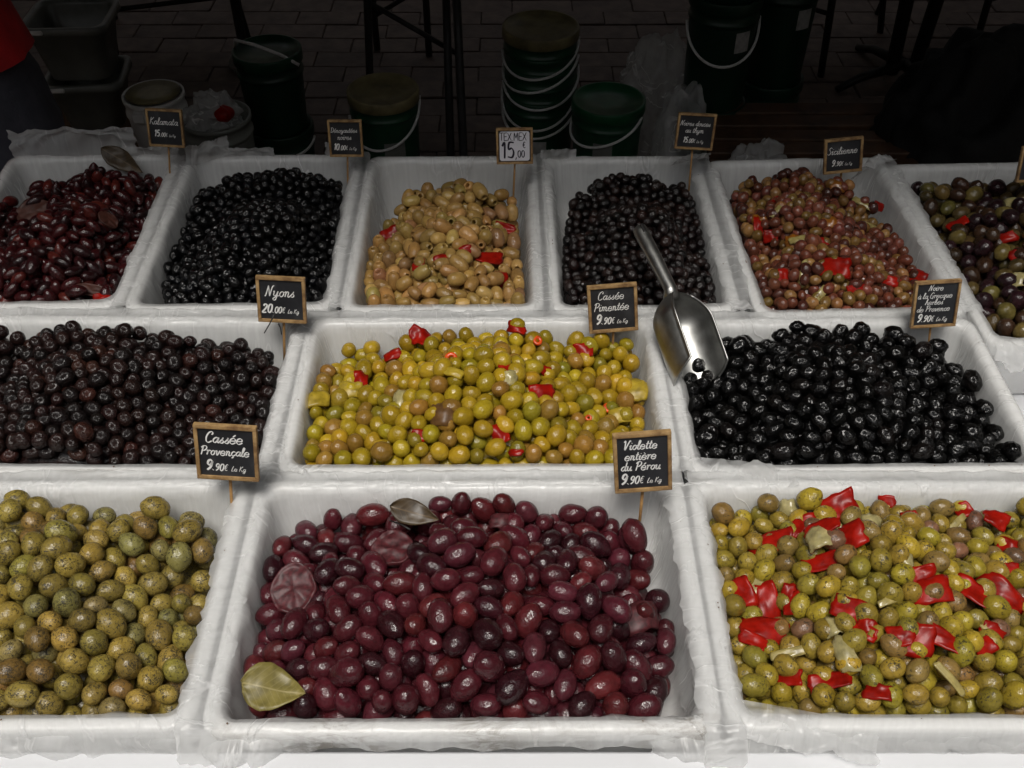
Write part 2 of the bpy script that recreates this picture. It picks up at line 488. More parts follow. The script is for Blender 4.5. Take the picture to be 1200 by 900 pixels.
# awning out of view, added to shade the back trays and the background
aw = empty("shading_awning", (0, 0, 0), "unseen dark canvas awning, added to shade the stall and the buckets behind", "awning")
bm = bmesh.new()
AY0, AY1, AZ0, AZ1, AX = 0.60, 4.7, 2.05, 2.60, 5.2
nx, ny = 24, 16
vv = [[bm.verts.new((-AX + 2 * AX * i / nx, AY0 + (AY1 - AY0) * j / ny, AZ0 + (AZ1 - AZ0) * j / ny - 0.05 * math.sin(math.pi * j / ny) - 0.03 * abs(math.sin(i * math.pi / 4)))) for i in range(nx + 1)] for j in range(ny + 1)]
for j in range(ny):
    for i in range(nx): bm.faces.new((vv[j][i], vv[j][i + 1], vv[j + 1][i + 1], vv[j + 1][i]))
can = bm_obj("canopy", bm, M['canvas'], aw, True)
md = can.modifiers.new("thickness", 'SOLIDIFY'); md.thickness = 0.004
for sx in (-1, 1):
    bm = bmesh.new()
    vv = [[bm.verts.new((sx * AX, AY0 + (AY1 - AY0) * j / 16, (AZ0 + (AZ1 - AZ0) * j / 16 - .03) * (1 - k / 6) + .05)) for j in range(17)] for k in range(7)]
    for k in range(6):
        for j in range(16): bm.faces.new((vv[k][j], vv[k][j + 1], vv[k + 1][j + 1], vv[k + 1][j]))
    s = bm_obj("shading_curtain", bm, M['canvas'], aw, True); md = s.modifiers.new("thickness", 'SOLIDIFY'); md.thickness = 0.004  # unseen side cloth, added to keep out light from left and right
    for y in (1.75, 4.6):
        bm = bmesh.new(); z = AZ0 + (AZ1 - AZ0) * (y - AY0) / (AY1 - AY0)
        add_tube(bm, [(sx * 2.3, y, .0), (sx * 2.3, y, z - .05)], 0.022, 12); bm_obj("post", bm, M['greyiron'], aw, True)

# the stall table with its white sheet
tb = empty("stall_table", (0, 0, 0), "long trestle table under the white sheet that carries every olive tray", "table")
TZ = RIM - 0.094
bm = bmesh.new(); add_box(bm, (2.6, 1.02, 0.03), (0, 0.80, TZ - 0.019)); bm_obj("table_top", bm, M['plank'], tb)
bm = bmesh.new(); add_box(bm, (2.6, .118, .066), (0, .335, RIM - .058)); bm_obj("front_ledge", bm, M['plank'], tb)
for x in (-1.2, 1.2):
    for y in (.36, 1.24):
        bm = bmesh.new(); add_box(bm, (.05, .05, TZ - .035), (x, y, (TZ - .035) / 2)); bm_obj("leg", bm, M['plank'], tb)
prof = [(0.262, TZ - 0.62), (0.263, TZ - 0.30), (0.265, RIM - .052), (0.268, RIM - 0.028), (0.277, RIM - .0205), (0.34, RIM - .019), (.394, RIM - .0185), (.3985, RIM - .023), (.3995, TZ + .004), (.41, TZ), (1.30, TZ), (1.318, TZ - .006), (1.323, TZ - .03), (1.325, TZ - .5)]
vs_, fs_ = [], []
nX = 120
for j, (y, z) in enumerate(prof):
    for i in range(nX + 1):
        x = -1.32 + 2.64 * i / nX
        f = max(0, min(1, (TZ - z) / .3))
        vs_.append((x, y + (-1 if j < 3 else 1) * (0.018 if j < 3 or j > 12 else 0) * f * (1 + math.sin(x * 26 + 1.7 * math.sin(x * 7))), z + .0008 * fbm(Vector((x * 9, y * 9, 0)))))
for j in range(len(prof) - 1):
    for i in range(nX):
        a = j * (nX + 1) + i; fs_.append((a, a + 1, a + nX + 2, a + nX + 1))
cl = mesh_obj("white_sheet", vs_, fs_, M['cloth'])
tag(cl, "plain white sheet spread under the trays and hanging down the stall front", "sheet")

# ================================================================== BEHIND THE STALL
def arc_handle(bm, rad, drop, z, tilt=0.0, lift=0.0, n=22, r=0.0035):
    pts = []
    for k in range(n + 1):
        t = math.pi * k / n
        x = -rad * 1.03 * math.cos(t)
        pts.append((x, -rad * 1.05 * math.sin(t) - lift * math.sin(t), z - drop * math.sin(t) ** 0.8 + tilt * x))
    add_tube(bm, pts, r, 8)

def bucket(name, loc, rad, h, label, group, mat='green', lid=None, handle=None, taper=0.9, label_at=None, rz=0.0, lid_h=0.014):
    b = empty(name, loc, label, "bucket", group, rz)
    bm = bmesh.new()
    add_lathe(bm, [(rad * taper * .96, 0), (rad * taper, .006), (rad * .985, h - .05), (rad * .985, h - .045), (rad * 1.03, h - .043), (rad * 1.03, h - .036), (rad * .99, h - .034),
                   (rad * .99, h - .012), (rad * 1.035, h - .010), (rad * 1.035, h), (rad * .97, h), (rad * .96, h - .01), (rad * .95, h - .03)], 48, True, True)
    bm_obj("body", bm, M[mat], b, True)
    if lid:
        bm = bmesh.new()
        add_lathe(bm, [(rad * 1.04, h - .014), (rad * 1.06, h - .012), (rad * 1.06, h + lid_h - .003), (rad * 1.045, h + lid_h), (rad * .97, h + lid_h), (rad * .94, h + lid_h - .006), (rad * .3, h + lid_h - .006), (rad * .04, h + lid_h - .0055)], 48, False, True)
        bm_obj("lid", bm, M[lid], b, True)
    if handle:
        bm = bmesh.new(); arc_handle(bm, rad * 1.02, handle[0], h - .03 if len(handle) < 3 else handle[2], handle[1]); bm_obj("handle", bm, M['handle'], b, True)
    if label_at:
        a, z, w, hh = label_at
        bm = bmesh.new(); n = 6; rr = rad * (taper + (1 - taper) * z / h) + .0025
        vs = [[bm.verts.new((rr * math.sin(R(a) + w / rr * (i / n - .5)), -rr * math.cos(R(a) + w / rr * (i / n - .5)), z + hh * (k - .5))) for i in range(n + 1)] for k in (0, 1)]
        for i in range(n): bm.faces.new((vs[0][i], vs[0][i + 1], vs[1][i + 1], vs[1][i]))
        bm_obj("paper_label", bm, M['tub'] if name == 'lidded_bucket' else M['paper_dim'], b, True)
    return b
M['paper_dim'] = simple_mat("printed_paper", (0.42, 0.42, 0.40), 0.6, 0.25, 60, 0.05, 80)

# nested stack of empty green buckets, centre
x0, y0, r0 = 0.075, 2.6, 0.098
gz = 0.0
nest = ["lowest green bucket of the nested centre stack, its white handle hanging low", "second green bucket up in the nested centre stack, its handle drooping widest",
        "middle green bucket of the nested centre stack with a slack white handle", "second green bucket from the top of the nested centre stack", "topmost green bucket of the nested centre stack with a cloudy lid"]
hs_ = [(.060, .10), (.078, .0), (.055, .16), (.050, .20), (.052, .18)]
for k in range(5):
    h = 0.235
    bucket("nested_bucket", (x0 + rng.uniform(-.003, .003), y0, 0.0 + k * 0.041), r0 * (1.0 - .006 * k), h, nest[k], "green buckets nested in the centre stack", lid='murky' if k == 4 else None,
           handle=(hs_[k][0], hs_[k][1], h - .035), taper=.88, rz=rng.uniform(-.25, .25), label_at=(8, .10, .04, .05) if k == 0 else None)
# lidded bucket right of the stack
bucket("lidded_bucket", (0.245, 2.4, 0), 0.089, 0.295, "green bucket with a brighter green lid beside the nested bucket stack", "dark buckets behind the stall", lid='greenlid', handle=(.045, .2, .262), label_at=(18, .20, .05, .055), rz=-.5)
# bucket with the stained lid
bucket("lidded_bucket", (-0.325, 2.4, 0), 0.086, 0.322, "green bucket with a stained beige lid behind the pitted black olives", "dark buckets behind the stall", lid='murky', handle=(.075, .25, .29), label_at=(14, .20, .055, .055), rz=.1)
# two stacked buckets to the left
bucket("stacked_bucket", (-0.60, 2.4, 0), 0.082, 0.225, "lower green bucket of the pair stacked behind the wrinkled black olives", "pair of stacked green buckets", mat='blackgreen', lid='blackgreen', handle=(.02, -.02, .205))
b = bucket("stacked_bucket", (-0.60, 2.4, 0.232), 0.080, 0.195, "upper green bucket of the stacked pair, white handle raised over its lid", "pair of stacked green buckets", mat='blackgreen', lid='green')
bm = bmesh.new()
add_tube(bm, [(-.085, .02, .19), (-.07, -.01, .235), (-.02, -.03, .232), (.04, -.045, .215), (.085, -.05, .19)], .0042, 8); bm_obj("handle", bm, M['handle'], b, True)
# tall stacks on the right
for i, (sx, sy, rad, lab) in enumerate(((0.51, 2.42, 0.083, "first"), (0.685, 2.55, 0.082, "second"))):
    for k in range(3):
        h = 0.285
        pos = ("bottom", "middle", "top")[k]
        side = "taller bucket stack nearer the clear bags" if i == 0 else "bucket stack behind, nearer the chairs"
        bucket("tall_bucket", (sx, sy, k * 0.275), rad, h, f"{pos} black-green bucket in the {side}", "black-green buckets stacked beside the plastic bags", mat='blackgreen',
               lid='blackgreen', handle=(.085, .05, .235) if (i == 0 and k > 0) or (i == 0 and k == 1) else None, label_at=(28, .205, .04, .05) if k == 1 else ((40, .12, .03, .05) if (k == 0 and i == 0) else None), rz=0)

# cardboard box and tubs on the left
def open_box(name, size, loc, mat, label, rz=0, flaps=True):
    o = empty(name, loc, label, "box", None, rz)
    w, d, h = size; t = .004
    bm = bmesh.new()
    for s in (-1, 1):
        add_box(bm, (w, t, h), (0, s * (d / 2 - t / 2), h / 2)); add_box(bm, (t, d - 2 * t - .0004, h), (s * (w / 2 - t / 2), 0, h / 2))
    add_box(bm, (w - 2 * t - .001, d - 2 * t - .001, t), (0, 0, t / 2 + .0005)); bm_obj("body", bm, mat, o)
    if flaps:
        for s in (-1, 1):
            bm = bmesh.new(); add_box(bm, (w - .01, d * .45, t), (0, 0, 0), Matrix.Rotation(R(s * 18), 4, 'X')); bm_obj("flap", bm, mat, o, loc=(0, s * d * .26, h - .012))
    return o
open_box("cardboard_box", (0.40, 0.30, 0.23), (-0.90, 2.14, 0), M['card'], "brown cardboard box on the ground carrying the round tubs", rz=.15)
open_box("cardboard_box", (0.44, 0.32, 0.19), (-1.16, 2.52, 0), M['card'], "brown cardboard box under the cloudy rectangular containers", rz=-.1)

def rect_tub(loc, w, d, h, label, rz):
    o = empty("plastic_container", loc, label, "container", "cloudy rectangular containers", rz)
    vs, fs = [], []
    prof = [(.03, 0), (.026, .004), (.006, h - .02), (-.006, h - .018), (-.006, h - .002), (-.002, h), (.006, h), (.012, h - .012), (.03, .012)]
    loops = [rr_loop(w - 2 * i, d - 2 * i, .03, 4, 4, 5) for i, z in prof]
    n = len(loops[0])
    for (i, z), lp in zip(prof, loops): vs += [(x, y, z) for x, y in lp]
    for j in range(len(prof) - 1):
        for k in range(n): fs.append((j * n + k, j * n + (k + 1) % n, (j + 1) * n + (k + 1) % n, (j + 1) * n + k))
    fs.append(tuple(range(n))[::-1]); fs.append(tuple((len(prof) - 1) * n + k for k in range(n)))
    mesh_obj("body", vs, fs, M['tub'], o)
    bm = bmesh.new(); add_box(bm, (.05, .012, .012), (-w * .33, -d / 2 - .004, h - .008), bevel=.003); bm_obj("handle", bm, M['handle'], o)
rect_tub((-1.10, 2.50, .195), .19, .17, .14, "lower cloudy container of the two stacked beside the vendor", .1)
rect_tub((-1.10, 2.50, .337), .20, .18, .15, "upper cloudy container of the two stacked beside the vendor", .05)
rect_tub((-1.00, 2.05, .232), .11, .12, .10, "small cloudy container on the cardboard box near the vendor's legs", -.1)
# white round tub with brown marinade
t = bucket("marinade_tub", (-0.83, 2.20, .235), .068, .19, "round white tub of brown marinade standing on the cardboard box", None, mat='tubwhite', taper=.86)
t['category'] = "tub"
bm = bmesh.new(); add_lathe(bm, [(.062, .192), (.03, .1925), (.004, .193)], 32, True, True); bm_obj("marinade", bm, M['murky'], t, True)
bm = bmesh.new(); add_box(bm, (.024, .02, .022), (-.02, -.068, .165), bevel=.004, seg=2); bm_obj("clip", bm, M['handle'], t)
# translucent bucket with a bag and a red tomato
t = bucket("cloudy_bucket", (-0.685, 2.16, .10), .079, .29, "cloudy grey bucket stuffed with crumpled film and something red", None, mat='tub', taper=.86)
bm = bmesh.new(); add_box(bm, (.2, .2, .1), (0, 0, 0)); k = bm_obj("wooden_block", bm, M['plank'], None, loc=(-0.685, 2.18, .05)); tag(k, "low dark wooden block holding up the cloudy grey bucket", "block")
bm = bmesh.new(); bmesh.ops.create_uvsphere(bm, u_segments=20, v_segments=14, radius=.024)
for v in bm.verts: v.co.z *= .75; v.co *= 1 + .06 * math.sin(5 * math.atan2(v.co.y, v.co.x))
k = bm_obj("red_tomato", bm, M['red'], None, True, loc=(-.655, 2.13, .41)); tag(k, "glossy red tomato lying on the film in the cloudy bucket", "tomato")

def crumple(name, mat, loc, size, seed, puff=0.6, parent=None, n=30, rot=(0, 0, 0)):
    """a crumpled bag: a rough balloon folded by noise"""
    rs = Vector((seed * 3.1, seed * 1.7, seed))
    bm = bmesh.new(); bmesh.ops.create_icosphere(bm, subdivisions=5, radius=1)
    for v in bm.verts:
        p = v.co.copy()
        q = p * 1.6 + rs
        k = 0.74 + 0.20 * fbm(q, 2) + 0.20 * ridge(p * 1.5 + rs) - 0.10 * ridge(p * 3.1 - rs) + .05 * noise.noise(p * 6 + rs)
        v.co = Vector((p.x * size[0], p.y * size[1], p.z * size[2])) * k
        v.co.z = max(v.co.z, -size[2] * .55)
    o = bm_obj(name, bm, mat, parent, True, loc=loc); o.rotation_euler = rot
    return o
o = crumple("clear_bag", M['clearbag'], (0.40, 2.62, .16), (.13, .12, .26), 3); tag(o, "big crumpled clear plastic bag beside the tall bucket stack", "plastic bag", "clear bags behind the stall")
o = crumple("clear_bag", M['clearbag'], (0.44, 2.36, .20), (.09, .08, .20), 8); tag(o, "smaller crumpled clear bag tucked before the tall bucket stack", "plastic bag", "clear bags behind the stall")
o = crumple("clear_bag", M['clearbag'], (-0.69, 2.16, .385), (.078, .075, .07), 5); tag(o, "crumpled film stuffed into the top of the cloudy bucket", "plastic bag", "clear bags behind the stall")
o = crumple("clear_bag", M['clearbag'], (0.56, 2.05, .30), (.09, .06, .10), 12); tag(o, "crumpled clear bag at the end of the wooden bench", "plastic bag", "clear bags behind the stall")
bm = bmesh.new(); add_box(bm, (.16, .14, .2), (0, 0, .1), bevel=.004); k = bm_obj("wooden_block", bm, M['plank'], None, loc=(.56, 2.05, 0)); tag(k, "dark wooden block under the clear bag beside the bench", "block")
o = crumple("black_bin_bag", M['blackcloth'], (1.13, 2.22, .22), (.30, .22, .40), 15); tag(o, "black bin bag slumped at the far end of the wooden bench", "bag")

# slatted wooden bench
bn = empty("slatted_bench", (0.80, 2.24, 0), "low dark wooden bench of loose slats behind the stall", "bench")
for k in range(5):
    bm = bmesh.new(); add_box(bm, (.66, .052, .02), (0, 0, 0), bevel=.003)
    s = bm_obj("slat", bm, M['plank'], bn, loc=(rng.uniform(-.01, .01), -.14 + k * .068, .29 + rng.uniform(-.004, .004))); s.rotation_euler = (rng.uniform(-.06, .06), 0, rng.uniform(-.02, .02))
for sx in (-.28, .28):
    bm = bmesh.new(); add_box(bm, (.04, .30, .03), (sx, -.005, .26)); bm_obj("cross_rail", bm, M['plank'], bn)
    for sy in (-.12, .12):
        bm = bmesh.new(); add_box(bm, (.04, .04, .245), (sx, sy, .1225)); bm_obj("leg", bm, M['plank'], bn)

# folding trestle table in the middle distance
ft = empty("folding_table", (-0.26, 3.0, 0), "folding table on grey tube legs far behind the buckets", "table")
bm = bmesh.new(); add_box(bm, (.9, .6, .03), (0, .1, .75), bevel=.006); bm_obj("table_top", bm, M['iron'], ft)
for pts in ([(-.17, -.15, 0), (-.13, -.1, .73)], [(.13, -.55, 0), (.10, -.1, .73)], [(.09, -.5, 0), (.06, .2, .73)], [(-.02, .3, 0), (-.02, .3, .73)], [(-.2, .35, 0), (-.2, .35, .73)]):
    bm = bmesh.new(); add_tube(bm, pts, .0115, 10); bm_obj("leg", bm, M['greyiron'], ft, True)
for pts in ([(-.15, -.12, .36), (.10, -.15, .22)], [(-.02, .3, .24), (-.2, .35, .12)]):
    bm = bmesh.new(); add_tube(bm, pts, .008, 8); bm_obj("brace", bm, M['greyiron'], ft, True)

# dark metal cafe chairs and a pedestal table
def chair(loc, rz, label):
    c = empty("cafe_chair", loc, label, "chair", "dark cafe chairs behind the stall", rz)
    bm = bmesh.new(); add_box(bm, (.40, .40, .022), (0, 0, .45), bevel=.01, seg=2); bm_obj("seat", bm, M['iron'], c)
    for sx in (-1, 1):
        for sy in (-1, 1):
            bm = bmesh.new(); add_tube(bm, [(sx * .17, sy * .17, .44), (sx * .22, sy * .22, .0)], [.013, .011], 10); bm_obj("leg", bm, M['iron'], c, True)
        bm = bmesh.new(); add_tube(bm, [(sx * .18, .18, .45), (sx * .185, .22, .66), (sx * .17, .25, .86)], .012, 10); bm_obj("back_post", bm, M['iron'], c, True)
    for z in (.62, .74, .84):
        bm = bmesh.new(); add_box(bm, (.36, .014, .05), (0, .21 + (z - .62) * .14, z), bevel=.004); bm_obj("back_slat", bm, M['iron'], c)
    bm = bmesh.new(); add_tube(bm, [(-.19, -.195, .2), (.19, -.195, .2)], .008, 8); add_tube(bm, [(-.19, .195, .2), (.19, .195, .2)], .008, 8); bm_obj("stretcher", bm, M['iron'], c, True)
chair((1.62, 3.55, 0), .5, "dark cafe chair on the far side of the pedestal table")
chair((0.98, 3.45, 0), -.7, "dark cafe chair between the bucket stacks and the pedestal table")
chair((-1.15, 3.45, 0), .3, "dark cafe chair behind the cloudy containers, near the vendor")
pt = empty("pedestal_table", (1.26, 3.12, 0), "dark pedestal cafe table with crossed feet beside the chairs", "table")
bm = bmesh.new(); add_lathe(bm, [(.36, .71), (.365, .72), (.36, .74), (.01, .741)], 40, True, True); bm_obj("table_top", bm, M['iron'], pt, True)
for sx in (-.035, .035):
    bm = bmesh.new(); add_tube(bm, [(sx, 0, .03), (sx * 1.9, 0, .71)], .022, 12); bm_obj("column", bm, M['iron'], pt, True)
for k in range(4):
    a = R(20 + 90 * k); bm = bmesh.new(); add_tube(bm, [(0, 0, .06), (.16 * math.cos(a), .16 * math.sin(a), .04), (.24 * math.cos(a), .24 * math.sin(a), .012)], [.018, .014, .012], 10); bm_obj("foot", bm, M['iron'], pt, True)
# parasol base
pb = empty("parasol_base", (-0.88, 3.22, 0), "pale round parasol foot with its pole, far behind the bucket pair", "parasol base")
bm = bmesh.new(); add_lathe(bm, [(.055, 0), (.057, .02), (.045, .045), (.02, .06)], 28, True, True); bm_obj("foot", bm, M['pale'], pb, True)
bm = bmesh.new(); add_tube(bm, [(0, 0, .058), (0, 0, 2.0)], .016, 12); bm_obj("pole", bm, M['greyiron'], pb, True)
# scrap of paper on the paving
bm = bmesh.new(); add_box(bm, (.05, .03, .006), (0, 0, .02), bevel=.002); k = bm_obj("paper_scrap", bm, M['pale'], None, loc=(.80, 2.98, .008)); tag(k, "small pale scrap of paper on the paving before the chairs", "litter")

# ------------------------------------------------------------------ the vendor (only the hip and leg side shows)
def skin_body(name, joints, bones, mat, parent, sub=2):
    me = bpy.data.meshes.new(name)
    me.from_pydata([j[0] for j in joints], bones, [])
    me.materials.append(mat)
    o = bpy.data.objects.new(name, me); link(o, parent)
    s = o.modifiers.new("skin", 'SKIN')
    for i, j in enumerate(joints):
        sv = me.skin_vertices[0].data[i]
        sv.radius = j[1] if isinstance(j[1], tuple) else (j[1], j[1])
        sv.use_root = (i == 0)
    s.use_smooth_shade = True
    d = o.modifiers.new("sub", 'SUBSURF'); d.levels = sub; d.render_levels = sub
    return o
vd = empty("person", (-0.985, 1.60, 0), "vendor in red jacket and dark trousers standing behind the stall", "person")
J = [((0, 0, .95), (.15, .11)), ((0, .0, 1.12), (.135, .10)), ((0, .01, 1.32), (.16, .11)), ((0, .01, 1.45), (.07, .06)), ((0, 0, 1.53), .05), ((0, -.02, 1.62), (.075, .09)), ((0, -.02, 1.70), (.07, .085)),
     ((.18, .01, 1.42), .052), ((.24, .0, 1.14), .042), ((.14, -.24, 1.10), .034), ((-.18, .01, 1.42), .052), ((-.25, .0, 1.14), .042), ((-.14, -.24, 1.10), .034),
     ((.09, 0, .86), .085), ((.10, -.01, .48), .058), ((.10, .01, .09), .042), ((.10, -.13, .045), .036), ((-.09, 0, .86), .085), ((-.10, -.01, .48), .058), ((-.10, .01, .09), .042), ((-.10, -.13, .045), .036),
     ((.10, -.28, 1.09), (.036, .02)), ((-.10, -.28, 1.09), (.036, .02))]
B = [(0, 1), (1, 2), (2, 3), (3, 4), (4, 5), (5, 6), (2, 7), (7, 8), (8, 9), (2, 10), (10, 11), (11, 12), (0, 13), (13, 14), (14, 15), (15, 16), (0, 17), (17, 18), (18, 19), (19, 20), (9, 21), (12, 22)]
skin_body("body", J, B, M['skin'], vd)
def loft(name, rows, mat, parent, seg=40, ripple=.006, seed=0):
    vs, fs = [], []
    for q, (cx, cy, z, rx, ry) in enumerate(rows):
        for k in range(seg):
            a = 2 * math.pi * k / seg
            f = 1 + ripple / rx * (noise.noise(Vector((math.cos(a) * 2.2, math.sin(a) * 2.2 + seed, z * 5))) * 2.2 + noise.noise(Vector((math.cos(a) * 6, math.sin(a) * 6, z * 9 + seed))))
            vs.append((cx + rx * f * math.cos(a), cy + ry * f * math.sin(a), z))
    n = len(rows)
    for q in range(n - 1):
        for k in range(seg): fs.append((q * seg + k, q * seg + (k + 1) % seg, (q + 1) * seg + (k + 1) % seg, (q + 1) * seg + k))
    return mesh_obj(name, vs, fs, mat, parent)
jr = [(0, 0, z, .205 - .045 * math.sin(max(0, (z - .775)) / .42 * math.pi) * (1 if z < 1.19 else 0) , .155 - .02 * math.sin(max(0, (z - .775)) / .42 * math.pi) * (1 if z < 1.19 else 0)) for z in [.800 + .03 * q for q in range(20)]]
jr += [(0, 0, 1.39, .185, .13), (0, 0, 1.43, .14, .11), (0, 0, 1.46, .09, .09), (0, 0, 1.49, .075, .08)]
loft("red_jacket", jr, M['redcloth'], vd, seed=2)
for sx in (-1, 1):
    skin_body("sleeve", [((sx * .16, .01, 1.40), .075), ((sx * .25, .0, 1.16), .062), ((sx * .15, -.22, 1.11), .052)], [(0, 1), (1, 2)], M['redcloth'], vd)
loft("trousers", [(0, 0, .70, .190, .145), (0, 0, .76, .182, .138), (0, 0, .80, .170, .128), (0, 0, .90, .130, .095), (0, 0, .98, .125, .09)], M['trouser'], vd, seed=5)
for sx in (-1, 1):
    loft("trouser_leg", [(sx * .10, 0, .05, .075, .085), (sx * .105, -.005, .25, .078, .085), (sx * .108, -.01, .48, .088, .092), (sx * .105, 0, .66, .098, .115), (sx * .095, 0, .76, .085, .11)], M['trouser'], vd, seed=8 + sx)
for sx in (-1, 1):
    for k in range(4):
        dz = (k - 1.5) * .018
        skin_body("finger", [((sx * .085, -.29, 1.09 + dz), .0095), ((sx * (.055 - .004 * (k in (1, 2))), -.31, 1.085 + dz), .0085), ((sx * (.03 - .007 * (k in (1, 2))), -.30, 1.08 + dz), .0075)], [(0, 1), (1, 2)], M['skin'], vd, 1)
    skin_body("thumb", [((sx * .11, -.30, 1.115), .011), ((sx * .09, -.325, 1.125), .0095), ((sx * .068, -.33, 1.12), .008)], [(0, 1), (1, 2)], M['skin'], vd, 1)
bm = bmesh.new(); bmesh.ops.create_uvsphere(bm, u_segments=20, v_segments=14, radius=1.0)
for v in bm.verts:
    p = v.co.copy(); v.co = Vector((p.x * .088, p.y * .105 + .008, p.z * .115))
    if p.y < -.35 and p.z < .55: v.co *= .80
    if p.z < -.4: v.co *= .8
bm_obj("hair", bm, M['hair'], vd, True, loc=(0, -.005, 1.68))
bm = bmesh.new()
add_tube(bm, [(0, -.108, 1.665), (0, -.128, 1.635), (0, -.112, 1.628)], [.008, .014, .008], 8)
bm_obj("nose", bm, M['skin'], vd, True)
for sx in (-1, 1):
    bm = bmesh.new(); bmesh.ops.create_uvsphere(bm, u_segments=12, v_segments=8, radius=.011); bm_obj("eye", bm, M['pale'], vd, True, loc=(sx * .03, -.098, 1.665))
    bm = bmesh.new(); bmesh.ops.create_uvsphere(bm, u_segments=10, v_segments=8, radius=.02)
    for v in bm.verts: v.co.x *= .4
    bm_obj("ear", bm, M['skin'], vd, True, loc=(sx * .078, -.01, 1.65))
bm = bmesh.new(); add_box(bm, (.045, .012, .010), (0, -.098, 1.595), bevel=.004, seg=2); bm_obj("mouth", bm, M['redcloth'], vd, True)
# ================================================================== TRAYS AND LINERS
TR = {'F1': (-0.457, 0.5341, 0.4144, 0.2625, 0.0117),
 'F2': (-0.0399, 0.5337, 0.41, 0.2644, 0.0063),
 'F3': (0.3746, 0.5351, 0.4119, 0.2615, -0.0032),
 'M1': (-0.4222, 0.7949, 0.3728, 0.2448, -0.0109),
 'M2': (-0.0334, 0.7941, 0.3963, 0.2432, 0.0086),
 'M3': (0.3472, 0.7929, 0.3583, 0.2411, 0.0133),
 'T1': (-0.5772, 1.1033, 0.2407, 0.3473, 0.0253),
 'T2': (-0.3298, 1.1011, 0.2462, 0.3492, 0.0177),
 'T3': (-0.0824, 1.0978, 0.2369, 0.3487, 0.0082),
 'T4': (0.1527, 1.0978, 0.2222, 0.3488, 0.0126),
 'T5': (0.3988, 1.0907, 0.2498, 0.3481, 0.0353),
 'T6': (0.6491, 1.0603, 0.2533, 0.3878, 0.0348)}
